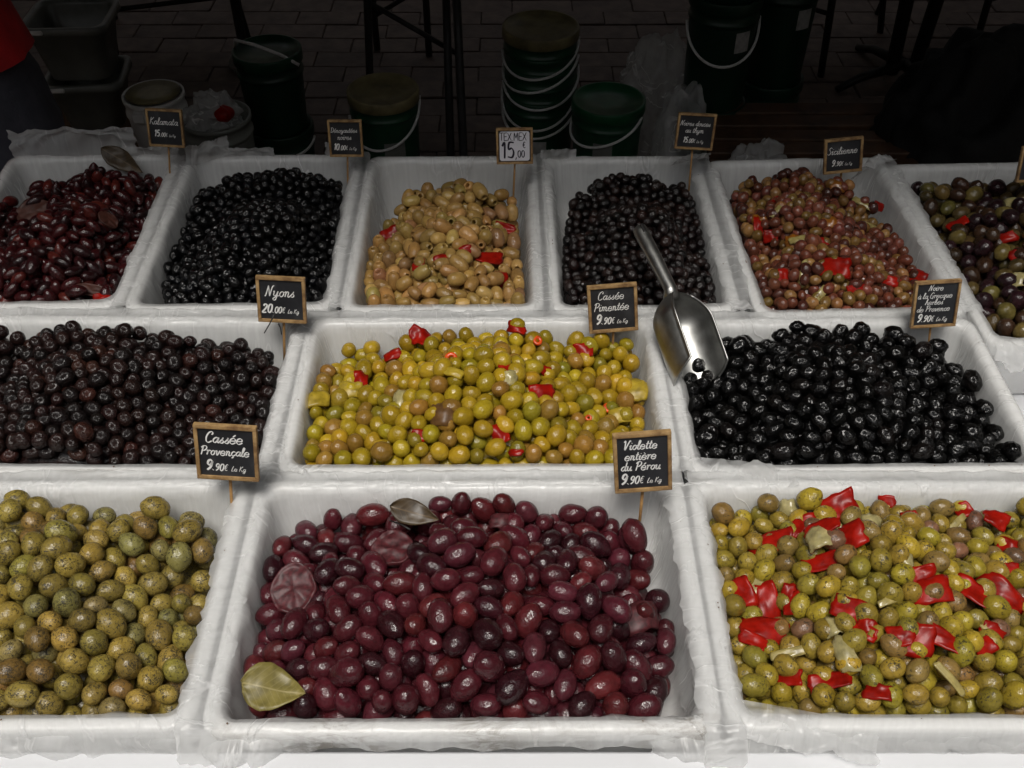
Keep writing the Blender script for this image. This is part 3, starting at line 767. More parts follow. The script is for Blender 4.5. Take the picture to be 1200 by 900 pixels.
HE = {'F1': {'back': [(-0.1364, 0.1073, -0.037), (-0.0508, 0.1073, -0.022), (-0.0008, 0.1073, -0.012), (0.0463, 0.1073, -0.017), (0.1002, 0.1073, -0.022), (0.1486, 0.1073, -0.032),
                 (0.176, 0.0906, -0.042)],
        'crest': [(0.0398, 0.0135, 0.035), (0.0603, -0.0571, 0.025)],
        'outline': [(-0.1795, -0.1133, -0.005), (-0.1907, 0.0115, -0.02), (-0.1406, 0.0866, -0.005), (-0.0524, 0.0988, 0.01), (-0.0008, 0.0968, 0.02), (0.0477, 0.0881, 0.015), (0.1033, 0.0814, 0.01),
                    (0.1532, 0.077, 0.0), (0.1814, 0.0566, -0.01), (0.1819, 0.0071, -0.02), (0.1834, -0.0455, -0.02), (0.1835, -0.0997, -0.01), (0.1854, -0.1138, -0.004), (0.0876, -0.1138, 0.0)]},
 'F2': {'back': [(-0.1728, 0.1082, -0.042), (-0.1187, 0.1082, -0.032), (-0.055, 0.1082, -0.017), (0.0081, 0.1082, -0.017), (0.0708, 0.1082, -0.022), (0.1182, 0.1082, -0.027),
                 (0.1523, 0.1082, -0.042)],
        'crest': [(-0.0045, 0.0276, 0.03), (-0.0021, -0.0512, 0.03), (-0.1043, -0.0183, 0.02), (0.0974, -0.0196, 0.02)],
        'outline': [(-0.1706, -0.1124, -0.005), (-0.1885, -0.0583, -0.02), (-0.1885, 0.0109, -0.02), (-0.1885, 0.0545, -0.015), (-0.1781, 0.1011, -0.01), (-0.1224, 0.1147, 0.0),
                    (-0.0567, 0.1147, 0.015), (0.0083, 0.1147, 0.015), (0.073, 0.1147, 0.01), (0.1219, 0.1147, 0.005), (0.157, 0.0885, -0.01), (0.1775, 0.0521, -0.015), (0.1871, -0.0006, -0.02),
                    (0.1774, -0.0606, -0.02), (0.1556, -0.1144, -0.005), (-0.0078, -0.1147, 0.0)]},
 'F3': {'back': [(-0.1837, 0.1068, -0.042), (-0.1684, 0.1068, -0.032), (-0.1249, 0.1068, -0.017), (-0.0827, 0.1068, -0.01), (-0.0205, 0.1068, -0.012), (0.0502, 0.1068, -0.017),
                 (0.103, 0.1068, -0.017), (0.1837, 0.1068, -0.032)],
        'crest': [(-0.0427, 0.0221, 0.035), (-0.0409, -0.0575, 0.025)],
        'outline': [(-0.186, -0.1029, -0.006), (-0.1815, -0.0449, -0.02), (-0.187, 0.0169, -0.02), (-0.1894, 0.0772, -0.01), (-0.1736, 0.1, 0.0), (-0.1288, 0.1133, 0.015), (-0.0853, 0.1133, 0.022),
                    (-0.0211, 0.1133, 0.02), (0.0518, 0.1133, 0.015), (0.1062, 0.109, 0.015), (0.1894, 0.1012, 0.0), (0.1894, 0.0089, -0.02), (0.1894, -0.1046, -0.005), (-0.0026, -0.1118, 0.0),
                    (-0.1036, -0.1106, 0.0)]},
 'M1': {'back': [(-0.1648, 0.0984, -0.037), (-0.1429, 0.0984, -0.022), (-0.0674, 0.0984, -0.012), (-0.0082, 0.0984, -0.012), (0.0454, 0.0984, -0.017), (0.1059, 0.0984, -0.027),
                 (0.1429, 0.0984, -0.037)],
        'crest': [(-0.0177, -0.0051, 0.035), (-0.0169, -0.0701, 0.025)],
        'outline': [(-0.1699, -0.1017, -0.005), (-0.1699, 0.0207, -0.015), (-0.1699, 0.0808, -0.005), (-0.1473, 0.0813, 0.01), (-0.0695, 0.0848, 0.02), (-0.0085, 0.0707, 0.02), (0.0468, 0.07, 0.015),
                    (0.1092, 0.0768, 0.005), (0.1473, 0.0671, -0.005), (0.1653, 0.0529, -0.015), (0.1638, -0.0096, -0.02), (0.1659, -0.0815, -0.01), (0.163, -0.1045, -0.004),
                    (0.0481, -0.1049, 0.0)]},
 'M2': {'back': [(-0.1672, 0.0976, -0.037), (-0.1249, 0.0976, -0.027), (-0.0589, 0.0976, -0.012), (-0.0313, 0.0976, -0.012), (0.0332, 0.0976, -0.014), (0.1075, 0.0976, -0.022),
                 (0.154, 0.0976, -0.032), (0.1699, 0.0976, -0.042)],
        'crest': [(-0.0021, 0.0092, 0.035), (-0.0012, -0.057, 0.025)],
        'outline': [(-0.1769, -0.0973, -0.005), (-0.1816, -0.0346, -0.02), (-0.1816, -0.0011, -0.015), (-0.1816, 0.0535, -0.015), (-0.1724, 0.0927, -0.005), (-0.1288, 0.0982, 0.005),
                    (-0.0607, 0.0959, 0.02), (-0.0323, 0.0986, 0.02), (0.0342, 0.0915, 0.018), (0.1108, 0.0976, 0.01), (0.1588, 0.0913, 0.0), (0.1752, 0.0734, -0.01), (0.1799, 0.028, -0.02),
                    (0.173, -0.0377, -0.02), (0.1594, -0.0993, -0.006), (-0.001, -0.1041, 0.0)]},
 'M3': {'back': [(-0.1234, 0.0965, -0.037), (-0.0872, 0.0965, -0.024), (-0.0243, 0.0965, -0.012), (0.039, 0.0965, -0.012), (0.0842, 0.0965, -0.017), (0.1272, 0.0965, -0.032),
                 (0.1542, 0.0793, -0.042)],
        'crest': [(-0.0095, 0.0105, 0.035), (-0.0151, -0.0557, 0.025)],
        'outline': [(-0.1539, -0.0947, -0.006), (-0.1613, -0.0073, -0.02), (-0.1599, 0.0411, -0.015), (-0.1272, 0.0793, -0.005), (-0.0899, 0.0854, 0.008), (-0.0251, 0.0879, 0.02),
                    (0.0402, 0.084, 0.02), (0.0868, 0.0776, 0.015), (0.1311, 0.0847, 0.0), (0.159, 0.0453, -0.01), (0.1626, -0.0038, -0.015), (0.1626, -0.0609, -0.015), (0.1626, -0.0999, -0.005),
                    (-0.0135, -0.103, 0.0)]},
 'T1': {'back': [(-0.0943, 0.0893, -0.037), (-0.0421, 0.1244, -0.027), (0.0173, 0.1388, -0.017), (0.0524, 0.1361, -0.012), (0.0809, 0.1455, -0.022), (0.0971, 0.1479, -0.037)],
        'crest': [(0.0246, -0.0214, 0.03), (0.0237, -0.098, 0.02)],
        'outline': [(-0.1039, -0.1395, -0.003), (-0.1039, -0.0149, -0.01), (-0.0972, 0.0553, -0.005), (-0.0434, 0.0904, 0.005), (0.0178, 0.1048, 0.015), (0.054, 0.1021, 0.02), (0.0834, 0.1115, 0.01),
                    (0.1001, 0.1139, -0.005), (0.1039, 0.0205, -0.012), (0.1007, -0.0732, -0.012), (0.1003, -0.1518, -0.004), (0.0246, -0.1557, -0.002)]},
 'T2': {'back': [(-0.0772, 0.12, -0.032), (-0.0324, 0.1311, -0.017), (0.0227, 0.137, -0.012), (0.0671, 0.1293, -0.017), (0.0984, 0.1318, -0.032)],
        'crest': [(0.0241, -0.0282, 0.036), (0.0143, -0.1038, 0.026)],
        'outline': [(-0.0752, -0.1571, -0.003), (-0.1042, -0.0935, -0.018), (-0.1066, -0.0187, -0.02), (-0.1051, 0.0317, -0.015), (-0.0796, 0.086, 0.0), (-0.0334, 0.0971, 0.015),
                    (0.0234, 0.103, 0.02), (0.0692, 0.0953, 0.015), (0.1014, 0.0978, 0.0), (0.1059, 0.064, -0.012), (0.1064, -0.0482, -0.015), (0.1041, -0.133, -0.01), (0.1039, -0.1571, -0.003),
                    (0.0113, -0.1571, 0.0)]},
 'T3': {'back': [(-0.0404, 0.1096, -0.032), (0.0243, 0.094, -0.007), (0.0695, 0.0908, -0.022), (0.0879, 0.0814, -0.037)],
        'crest': [(0.019, -0.0362, 0.025), (0.0052, -0.1009, 0.014)],
        'outline': [(-0.0862, -0.1547, -0.005), (-0.1011, -0.0886, -0.02), (-0.102, -0.0094, -0.025), (-0.0811, 0.0514, -0.02), (-0.0417, 0.0756, 0.0), (0.0251, 0.06, 0.025), (0.0717, 0.0568, 0.01),
                    (0.0906, 0.0474, -0.005), (0.095, -0.0367, -0.02), (0.0977, -0.1222, -0.015), (0.096, -0.1568, -0.005), (0.0019, -0.1568, -0.003)]},
 'T4': {'back': [(-0.068, 0.1102, -0.032), (-0.0144, 0.1319, -0.017), (0.0183, 0.1272, -0.017), (0.0739, 0.1214, -0.027), (0.0918, 0.0987, -0.042)],
        'crest': [(0.0051, -0.023, 0.035), (0.0024, -0.1091, 0.02)],
        'outline': [(-0.087, -0.1543, -0.005), (-0.0924, -0.0708, -0.02), (-0.0863, 0.0146, -0.015), (-0.0701, 0.0762, 0.0), (-0.0148, 0.0979, 0.015), (0.0189, 0.0932, 0.015), (0.0762, 0.0874, 0.005),
                    (0.0946, 0.0647, -0.01), (0.0946, -0.0188, -0.02), (0.0946, -0.1144, -0.015), (0.0946, -0.1569, -0.005), (0.0035, -0.1569, -0.003)]},
 'T5': {'back': [(-0.0968, 0.1343, -0.037), (-0.0719, 0.1476, -0.022), (-0.0129, 0.144, -0.012), (0.0399, 0.1289, -0.017), (0.0738, 0.0993, -0.032), (0.0885, 0.0523, -0.037)],
        'crest': [(-0.0227, 0.0119, 0.03), (-0.0242, -0.0839, 0.02)],
        'outline': [(-0.1084, -0.1444, -0.005), (-0.1004, -0.0323, -0.015), (-0.0998, 0.1003, -0.005), (-0.0741, 0.1136, 0.01), (-0.0133, 0.11, 0.02), (0.0411, 0.0949, 0.015), (0.0761, 0.0653, 0.0),
                    (0.0912, 0.0183, -0.005), (0.1023, -0.0575, -0.015), (0.0894, -0.1239, -0.01), (0.0619, -0.1566, -0.005), (-0.0387, -0.1566, -0.003)]},
 'T6': {'back': [(-0.0947, 0.1699, -0.032), (-0.0507, 0.1664, -0.022), (0.0328, 0.1553, -0.017), (0.1069, 0.1699, -0.032)],
        'crest': [(-0.0143, 0.0113, 0.025), (-0.0149, -0.0979, 0.015)],
        'outline': [(-0.0976, 0.1438, 0.0), (-0.0523, 0.1324, 0.01), (0.0338, 0.1213, 0.015), (0.1102, 0.1364, 0.0), (0.1102, -0.0044, -0.02), (0.1014, -0.1764, -0.005), (-0.0845, -0.1764, -0.003),
                    (-0.1063, -0.1451, -0.008), (-0.1054, -0.0375, -0.015), (-0.1018, 0.0843, -0.015)]}}
SG = [('kalamata', (-0.481, 1.2191, -0.01, -0.4586, 1.2284, 0.0676, 0.0474, 0.0502, -3.0)), ('denoy', (-0.229, 1.2104, -0.01, -0.2201, 1.2185, 0.058, 0.0452, 0.0491, 0.0)),
 ('tex', (0.0, 1.1742, -0.01, 0.0033, 1.1834, 0.0666, 0.0474, 0.0469, 1.0)), ('douces', (0.2367, 1.1889, -0.01, 0.2377, 1.1996, 0.0784, 0.0498, 0.0469, -3.0)),
 ('sicil', (0.4505, 1.1985, 0.0, 0.4381, 1.2035, 0.0412, 0.0508, 0.047, 6.0)), ('edge', (0.6793, 1.1282, 0.0, 0.661, 1.1364, 0.0681, 0.0472, 0.0459, 2.0)),
 ('nyons', (-0.2662, 0.8718, -0.02, -0.2499, 0.8805, 0.0522, 0.0528, 0.0537, -3.0)), ('piment', (0.1174, 0.8837, -0.01, 0.1111, 0.889, 0.0337, 0.0546, 0.0569, 5.0)),
 ('grecque', (0.4785, 0.8823, -0.005, 0.4646, 0.8878, 0.0406, 0.0496, 0.0555, 4.0)), ('prov', (-0.2789, 0.6336, -0.02, -0.259, 0.6434, 0.0619, 0.0566, 0.0579, -4.0)),
 ('perou', (0.1254, 0.6232, -0.02, 0.1177, 0.6328, 0.0607, 0.0523, 0.0624, 5.0))]
EX = [('F3', 'red', 0.3003, 0.6558, 0.0173, 0.0323, 0.0271, 20), ('F3', 'red', 0.3559, 0.6456, 0.0113, 0.0145, 0.0144, 0), ('F3', 'red', 0.4338, 0.6515, 0.0152, 0.0145, 0.0163, 30),
 ('F3', 'red', 0.2401, 0.5984, -0.0032, 0.0392, 0.0211, 0), ('F3', 'red', 0.2634, 0.6094, 0.0017, 0.0173, 0.0159, 40), ('F3', 'red', 0.2744, 0.5918, 0.0062, 0.0295, 0.0156, 10),
 ('F3', 'red', 0.2965, 0.5744, 0.0277, 0.0316, 0.0253, 15), ('F3', 'red', 0.2728, 0.5625, 0.0128, 0.0332, 0.0169, 0), ('F3', 'red', 0.4528, 0.6193, 0.0021, 0.0207, 0.0178, -30),
 ('F3', 'red', 0.1994, 0.55, -0.0139, 0.0213, 0.0307, 10), ('F3', 'red', 0.2257, 0.5386, -0.0108, 0.0196, 0.0388, 10), ('F3', 'red', 0.2454, 0.5388, -0.0036, 0.0135, 0.0218, -15),
 ('F3', 'red', 0.2178, 0.5097, -0.0127, 0.0368, 0.0231, -20), ('F3', 'red', 0.2838, 0.5027, 0.02, 0.0299, 0.0208, -25), ('F3', 'red', 0.2943, 0.4874, 0.0252, 0.0154, 0.0126, -30),
 ('F3', 'red', 0.3486, 0.5313, 0.038, 0.0216, 0.0177, 10), ('F3', 'red', 0.35, 0.5162, 0.0324, 0.0329, 0.024, 5), ('F3', 'red', 0.3141, 0.4725, 0.0303, 0.0193, 0.0185, 0),
 ('F3', 'red', 0.3259, 0.4613, 0.0304, 0.0232, 0.029, -10), ('F3', 'red', 0.3505, 0.4651, 0.0295, 0.0288, 0.0169, -30), ('F3', 'red', 0.3923, 0.5241, 0.0239, 0.0333, 0.0211, -40),
 ('F3', 'red', 0.4206, 0.5258, 0.0144, 0.0365, 0.0245, -45), ('F3', 'red', 0.4594, 0.5985, 0.0028, 0.0172, 0.0157, -20), ('F3', 'red', 0.2552, 0.4456, 0.0058, 0.0316, 0.0169, 5),
 ('F3', 'red', 0.2077, 0.4354, -0.0002, 0.0219, 0.0184, -20), ('F3', 'red', 0.287, 0.4257, 0.0061, 0.0202, 0.0136, -15), ('F3', 'red', 0.3866, 0.4704, 0.0164, 0.0153, 0.0156, 30),
 ('F3', 'red', 0.4438, 0.5617, 0.0053, 0.0136, 0.0119, 0), ('F3', 'red', 0.2069, 0.4968, -0.0139, 0.0219, 0.0131, -30), ('F3', 'red', 0.2725, 0.6176, 0.0041, 0.0206, 0.0124, 15),
 ('F3', 'red', 0.2909, 0.4831, 0.023, 0.0182, 0.0125, -35), ('F3', 'red', 0.3685, 0.6165, 0.0054, 0.0142, 0.0124, 0), ('F3', 'red', 0.4004, 0.4828, 0.0173, 0.0183, 0.0126, -20),
 ('F3', 'red', 0.2455, 0.5316, -0.0036, 0.0164, 0.0217, 0), ('F3', 'onion', 0.2679, 0.5826, 0.0055, 0.02, 0.0207, 0), ('F3', 'onion', 0.2184, 0.5561, -0.0122, 0.0199, 0.0222, 20),
 ('F3', 'onion', 0.2677, 0.4914, 0.0094, 0.0157, 0.0175, 0), ('F3', 'onion', 0.2721, 0.4673, 0.0088, 0.0167, 0.0297, 10), ('F3', 'onion', 0.3341, 0.6319, 0.0068, 0.0176, 0.0233, 0),
 ('F3', 'onion', 0.2621, 0.6385, -0.0033, 0.0162, 0.0163, 10), ('F3', 'onion', 0.3365, 0.5526, 0.041, 0.0117, 0.0115, 0), ('F3', 'strip', 0.3454, 0.429, 0.0082, 0.031, 0.006, -50),
 ('F3', 'strip', 0.2276, 0.4735, -0.0085, 0.0313, 0.008, 10), ('F3', 'strip', 0.3956, 0.4767, 0.0167, 0.0182, 0.0055, -60), ('F3', 'strip', 0.2883, 0.6119, 0.006, 0.0315, 0.0071, -20),
 ('F3', 'strip', 0.4176, 0.6202, -0.0015, 0.0239, 0.0062, 40), ('F3', 'strip', 0.3117, 0.5044, 0.0297, 0.0156, 0.0063, 20), ('M2', 'red', -0.1042, 0.8813, 0.0144, 0.0189, 0.0233, -20),
 ('M2', 'red', -0.1516, 0.8988, -0.0101, 0.0194, 0.0131, 20), ('M2', 'red', 0.0116, 0.9051, 0.0024, 0.0194, 0.013, -20), ('M2', 'red', -0.1644, 0.8227, -0.0066, 0.0129, 0.0269, 5),
 ('M2', 'red', 0.0318, 0.7779, 0.0173, 0.0247, 0.0198, 5), ('M2', 'red', -0.0914, 0.718, 0.0176, 0.0152, 0.0133, 0), ('M2', 'red', -0.0118, 0.7161, 0.0208, 0.0152, 0.0227, 20),
 ('M2', 'red', 0.0794, 0.8624, -0.0018, 0.0189, 0.0191, 10), ('M2', 'red', 0.0327, 0.8165, 0.0113, 0.0164, 0.0122, -20), ('M2', 'red', -0.0053, 0.8063, 0.0371, 0.0142, 0.01, 0),
 ('M2', 'red', 0.0033, 0.6966, 0.0107, 0.0134, 0.0075, 0), ('M2', 'chilli', -0.0643, 0.8128, 0.0361, 0.0134, 0.013, 20), ('M2', 'chilli', 0.0283, 0.8674, 0.0088, 0.0104, 0.0116, 0),
 ('M2', 'chilli', 0.1031, 0.7874, -0.0112, 0.0109, 0.0122, 60), ('M2', 'chilli', 0.0797, 0.7614, -0.006, 0.0071, 0.0069, 0), ('M2', 'yellow', -0.2176, 0.7803, -0.0094, 0.0288, 0.0181, 15),
 ('M2', 'yellow', 0.1323, 0.8087, -0.0137, 0.0294, 0.0247, -10), ('M2', 'yellow', 0.1151, 0.7764, -0.0131, 0.0252, 0.0161, 10), ('M2', 'yellow', -0.1764, 0.8135, -0.0082, 0.0239, 0.0185, 0),
 ('M2', 'yellow', -0.0611, 0.7788, 0.0356, 0.0209, 0.0098, -20), ('M2', 'brown', -0.0699, 0.7372, 0.0272, 0.0273, 0.0267, 0), ('M2', 'onion', -0.1189, 0.7773, 0.0083, 0.0124, 0.0219, 0),
 ('M2', 'onion', -0.1299, 0.7571, 0.0032, 0.0158, 0.0157, 20), ('M2', 'onion', 0.0, 0.7753, 0.0317, 0.014, 0.0156, 0), ('T3', 'red', -0.1592, 1.113, -0.0148, 0.0221, 0.0198, 20),
 ('T3', 'red', -0.082, 1.0131, 0.0199, 0.0246, 0.0138, 20), ('T3', 'red', -0.026, 1.0306, 0.0087, 0.0333, 0.0187, 10), ('T3', 'red', -0.0066, 1.1061, 0.0017, 0.024, 0.0147, -10),
 ('T3', 'red', -0.1131, 0.9991, 0.015, 0.0143, 0.016, 0), ('T3', 'red', -0.0124, 1.0089, -0.0023, 0.0145, 0.0255, 0), ('T3', 'red', -0.0567, 1.0245, 0.0218, 0.0144, 0.0115, 0),
 ('T5', 'red', 0.3822, 0.9867, 0.0252, 0.0322, 0.027, -10), ('T5', 'red', 0.4944, 1.0133, -0.0081, 0.0229, 0.021, -40), ('T5', 'red', 0.3137, 1.096, 0.0009, 0.0098, 0.0292, 0),
 ('T5', 'red', 0.3423, 1.1485, 0.013, 0.0156, 0.0174, 0), ('T5', 'red', 0.4871, 1.1629, -0.0094, 0.0159, 0.0127, -20), ('T5', 'red', 0.4069, 0.9632, 0.0104, 0.024, 0.0134, 10),
 ('T5', 'red', 0.4597, 0.9986, -0.0023, 0.0206, 0.0138, -20), ('T5', 'red', 0.3262, 1.0749, -0.0026, 0.0172, 0.0169, 0), ('T5', 'red', 0.3824, 1.0449, 0.0239, 0.0146, 0.0117, 0),
 ('T5', 'red', 0.3224, 0.9887, 0.0075, 0.0142, 0.0205, 0), ('T5', 'yellow', 0.4303, 1.1738, 0.0191, 0.0202, 0.0151, -10), ('T5', 'yellow', 0.316, 1.1073, 0.0079, 0.0196, 0.0171, 0),
 ('T5', 'yellow', 0.3479, 1.0537, 0.0115, 0.019, 0.0189, 0), ('T5', 'yellow', 0.3962, 1.0758, 0.0319, 0.0169, 0.0142, 10), ('T5', 'strip', 0.3457, 0.9846, 0.018, 0.0323, 0.0079, 80),
 ('T5', 'strip', 0.4639, 1.1554, 0.0042, 0.0314, 0.0075, -40), ('T5', 'strip', 0.3621, 0.9589, 0.0048, 0.026, 0.009, 50), ('T5', 'strip', 0.3507, 1.0493, 0.0139, 0.0189, 0.0094, 0),
 ('T5', 'strip', 0.4664, 1.1285, -0.0115, 0.0267, 0.0062, -15), ('T5', 'strip', 0.3343, 1.1041, 0.0234, 0.0173, 0.0072, 40), ('T6', 'red', 0.5726, 1.1096, -0.0033, 0.0241, 0.0172, 0),
 ('T6', 'red', 0.6009, 1.0771, 0.0273, 0.0233, 0.0142, 10), ('T6', 'red', 0.6121, 1.0125, 0.0153, 0.0185, 0.0138, 0), ('T6', 'onion', 0.6479, 1.143, 0.0139, 0.0177, 0.0136, 0),
 ('T6', 'onion', 0.5963, 0.9762, 0.0143, 0.0221, 0.018, 0), ('T1', 'citrus', -0.6241, 1.1397, 0.0017, 0.0489, 0.0374, 0), ('T1', 'citrus', -0.5074, 1.0903, 0.0147, 0.0258, 0.0193, -20),
 ('T1', 'citrus', -0.4974, 0.9681, 0.0029, 0.0383, 0.0158, 0), ('T1', 'red', -0.4811, 0.9528, 0.002, 0.018, 0.0089, 10), ('F2', 'citrus', -0.2186, 0.573, -0.0096, 0.0402, 0.0433, 0),
 ('F2', 'citrus', -0.1132, 0.5958, 0.0012, 0.0359, 0.035, -20), ('F2', 'peel', 0.1242, 0.5164, -0.0122, 0.0429, 0.0282, 20), ('F2', 'peel', -0.0079, 0.6181, 0.0011, 0.027, 0.016, 0),
 ('F2', 'bay', -0.1902, 0.4375, 0.0002, 0.052, 0.0383, -8), ('F2', 'baydark', -0.0994, 0.645, 0.009, 0.0468, 0.0235, -15), ('T1', 'baydark', -0.5384, 1.2528, -0.0061, 0.0664, 0.0292, -30)]
DESC = {
 'T1': "maroon kalamata olives", 'T2': "pitted small black olives", 'T3': "pitted tan olives", 'T4': "dark thyme olives", 'T5': "pinkish sicilian olives", 'T6': "mixed brown and green olives",
 'M1': "dark brown olives", 'M2': "yellow-green olives", 'M3': "big wrinkled black olives", 'F1': "herb-flecked green olives", 'F2': "large purple olives", 'F3': "green olives with red peppers"}
GAP = 0.0006
NR = lambda i: i * .72 if i < .0205 else i - .0057
def tray_profile(s=1.0):
    return [(.0125, -.016), (.004, -.016), (.0, -.013), (.0, -.003), (.0007, -.0008), (.0028, .0), (.010, .0003), (.0150, -.0008), (.0178, -.006), (.0205, -.030), (.026, -.066), (.030, -.078), (.040, -.0845), (.06, -.0855)]
def corner(i): return max(.019 - i * .3, .011)

def build_tray(key):
    cx, cy, w, d, yaw = TR[key]
    w -= GAP; d -= GAP
    prof = [(.0215, -.0925), (.0180, -.09), (.0100, -.02)] + tray_profile()
    vs, fs = [], []
    prof = prof[:3] + [(NR(i), z) for i, z in prof[3:]]
    loops = [rr_loop(w - 2 * i, d - 2 * i, corner(i), 6, 5, 6) for i, z in prof]
    n = len(loops[0])
    for (i, z), lp in zip(prof, loops): vs += [(x, y, z) for x, y in lp]
    for j in range(len(prof) - 1):
        for k in range(n): fs.append((j * n + k, j * n + (k + 1) % n, (j + 1) * n + (k + 1) % n, (j + 1) * n + k))
    fs.append(tuple(range(n))[::-1]); fs.append(tuple((len(prof) - 1) * n + k for k in range(n)))
    o = mesh_obj("white_tray", vs, fs, M['tray'], loc=(cx, cy, RIM)); o.rotation_euler = (0, 0, yaw)
    place = {'T1': "back row, at the vendor's end", 'T2': "second of the back row from the vendor", 'T3': "third of the back row from the vendor", 'T4': "fourth of the back row from the vendor", 'T5': "fifth of the back row from the vendor", 'T6': "last of the back row"}
    tag(o, f"white plastic tray heaped with {DESC[key]}", "tray", "white plastic trays on the stall")
    return o

def add_uv(o, uvs):
    lay = o.data.uv_layers.new(name="UVMap")
    if len(lay.data) == len(uvs): lay.data.foreach_set('uv', np.array(uvs, np.float32).ravel())

# how much film hangs over the front rim, how crumpled
HANG = {'F1': .022, 'F2': .008, 'F3': .024, 'M1': .008, 'M2': .012, 'M3': .012}
def build_liner(key, idx):
    cx, cy, w, d, yaw = TR[key]
    w -= GAP; d -= GAP
    e = .0011
    hang = HANG.get(key, .006)
    prof = [(-.0030, -.006 - hang), (-.0026, -.006 - hang * .7), (-.0022, -.006 - hang * .4), (-.0016, -.006 - hang * .15), (-.0009, -.004), (.0003, .0002)]
    prof += [(.0034, .0014), (.0070, .0017), (.0108, .0016), (.0156, .0006), (.0190, -.0045), (.0197, -.012), (.0208, -.020), (.0220, -.029), (.0236, -.039), (.0253, -.050), (.0272, -.062), (.031, -.074), (.040, -.0825), (.058, -.0838)]
    prof = [(NR(i) + (.0010 if i > .0125 else 0) if i > 0 else i * .5, z + (.0008 if z < -.07 else 0)) for i, z in prof]
    nsx, nsy, na = int(w / .0055), int(d / .0055), 8
    loops = [rr_loop(w - 2 * i, d - 2 * i, max(corner(i), .008), nsx, nsy, na) for i, z in prof]
    n = len(loops[0]); sd = idx * 7.3
    vs, fs = [], []
    for j, ((ins, z), lp) in enumerate(zip(prof, loops)):
        for k, (x, y) in enumerate(lp):
            px, py = lp[k - 1]; qx, qy = lp[(k + 1) % n]
            tx, ty = qx - px, qy - py; L = math.hypot(tx, ty) + 1e-9
            nx_, ny_ = ty / L, -tx / L            # outward
            s = k / n * 60
            # streaky folds running down the wall, broken by diagonal creases
            diag = ridge(Vector((x * 22 + z * 30 + sd, y * 22 - z * 26, z * 10))) 
            fold = noise.noise(Vector((x * 75 + sd, y * 75, z * 12 + sd)))
            puff = noise.noise(Vector((x * 28 + sd, y * 28 - sd, z * 20)))
            a = 1.0 if ins > .012 else .55
            dn = (.0026 * diag + .0020 * fold + .0022 * puff) * a
            dz = 0
            if ins < .0030:
                if ny_ < -.5:                     # hanging front edge
                    f = min(1, max(0, (-.005 - z) / .02))
                    wv = noise.noise(Vector((x * 38 + sd, 3.3, 0))) + .6 * noise.noise(Vector((x * 90 + sd, 1.3, 0)))
                    dn = f * (.004 + .009 * max(0, wv + .25)) + .0008
                    dz = f * .010 * noise.noise(Vector((x * 25 + sd, 9, 0)))
                else:
                    z = max(z, -.010) if hang > .008 else z
                    dn = .0
            elif z > -.003:
                dz = .0018 * max(0, puff) + .0013 * max(0, fold) + .0014 * diag
                dn = 0
            dn = -dn if ins > .012 else dn
            if ins > .010: dn = min(dn, .0)
            vs.append((x + nx_ * dn, y + ny_ * dn, z + dz))
    for j in range(len(prof) - 1):
        for k in range(n): fs.append((j * n + k, j * n + (k + 1) % n, (j + 1) * n + (k + 1) % n, (j + 1) * n + k))
    m = (len(prof) - 1) * n
    fs.append(tuple(m + k for k in range(n)))
    dist = [0.0]
    for q in range(1, len(prof)): dist.append(dist[-1] + math.hypot(prof[q][0] - prof[q - 1][0], prof[q][1] - prof[q - 1][1]))
    per = [0.0]
    for q in range(1, n + 1): per.append(per[-1] + math.hypot(loops[6][q % n][0] - loops[6][q - 1][0], loops[6][q % n][1] - loops[6][q - 1][1]))
    uvs = []
    for j in range(len(prof) - 1):
        for k in range(n): uvs += [(per[k], dist[j]), (per[k + 1], dist[j]), (per[k + 1], dist[j + 1]), (per[k], dist[j + 1])]
    uvs += [(loops[-1][k][0], loops[-1][k][1]) for k in range(n)]
    o = mesh_obj("film_liner", vs, fs, M['film_stained' if key in ('F2', 'M3', 'M1') else 'film'], loc=(cx, cy, RIM)); o.rotation_euler = (0, 0, yaw); add_uv(o, [(u_ + idx * 1.7, v_) for u_, v_ in uvs])
    tag(o, f"crinkled plastic film lining the tray of {DESC[key]}", "liner", "plastic film liners in the trays")
    return o

def film_flap(parent, loc, u, v, bulge, seed, n=26, m=14, amp=.009):
    """a loose crinkled piece of liner film, in the liner's own frame: origin, two edge vectors and a bulge vector"""
    loc, u, v, bulge = Vector(loc), Vector(u), Vector(v), Vector(bulge)
    nrm = u.cross(v).normalized()
    vs, fs = [], []
    for j in range(m + 1):
        for i in range(n + 1):
            s, t = i / n, j / m
            e = 1 + .22 * noise.noise(Vector((s * 5 + seed, 0, 0))) * t + .12 * noise.noise(Vector((s * 17, seed, 0))) * t
            p = loc + u * (s + .05 * noise.noise(Vector((seed, t * 4, 0))) * (1 if i in (0, n) else .3)) + v * (t * e) + bulge * math.sin(math.pi * s) * math.sin(math.pi * min(1, t * 1.15))
            q = Vector((s * u.length * 34 + seed * 5, t * v.length * 34, seed))
            k = (ridge(q) - .45) + .5 * (ridge(q * 2.3) - .45) + .8 * noise.noise(q * .7)
            vs.append(p + nrm * amp * k * min(1, t * 3 + .1))
    for j in range(m):
        for i in range(n):
            a = j * (n + 1) + i; fs.append((a, a + 1, a + n + 2, a + n + 1))
    o = mesh_obj("loose_film", vs, fs, M['flap'], parent)
    U, W_ = u.length, v.length
    add_uv(o, [(seed + i_ / n * U, j_ / m * W_) for j in range(m) for i in range(n) for i_, j_ in ((i, j), (i + 1, j), (i + 1, j + 1), (i, j + 1))])
    return o

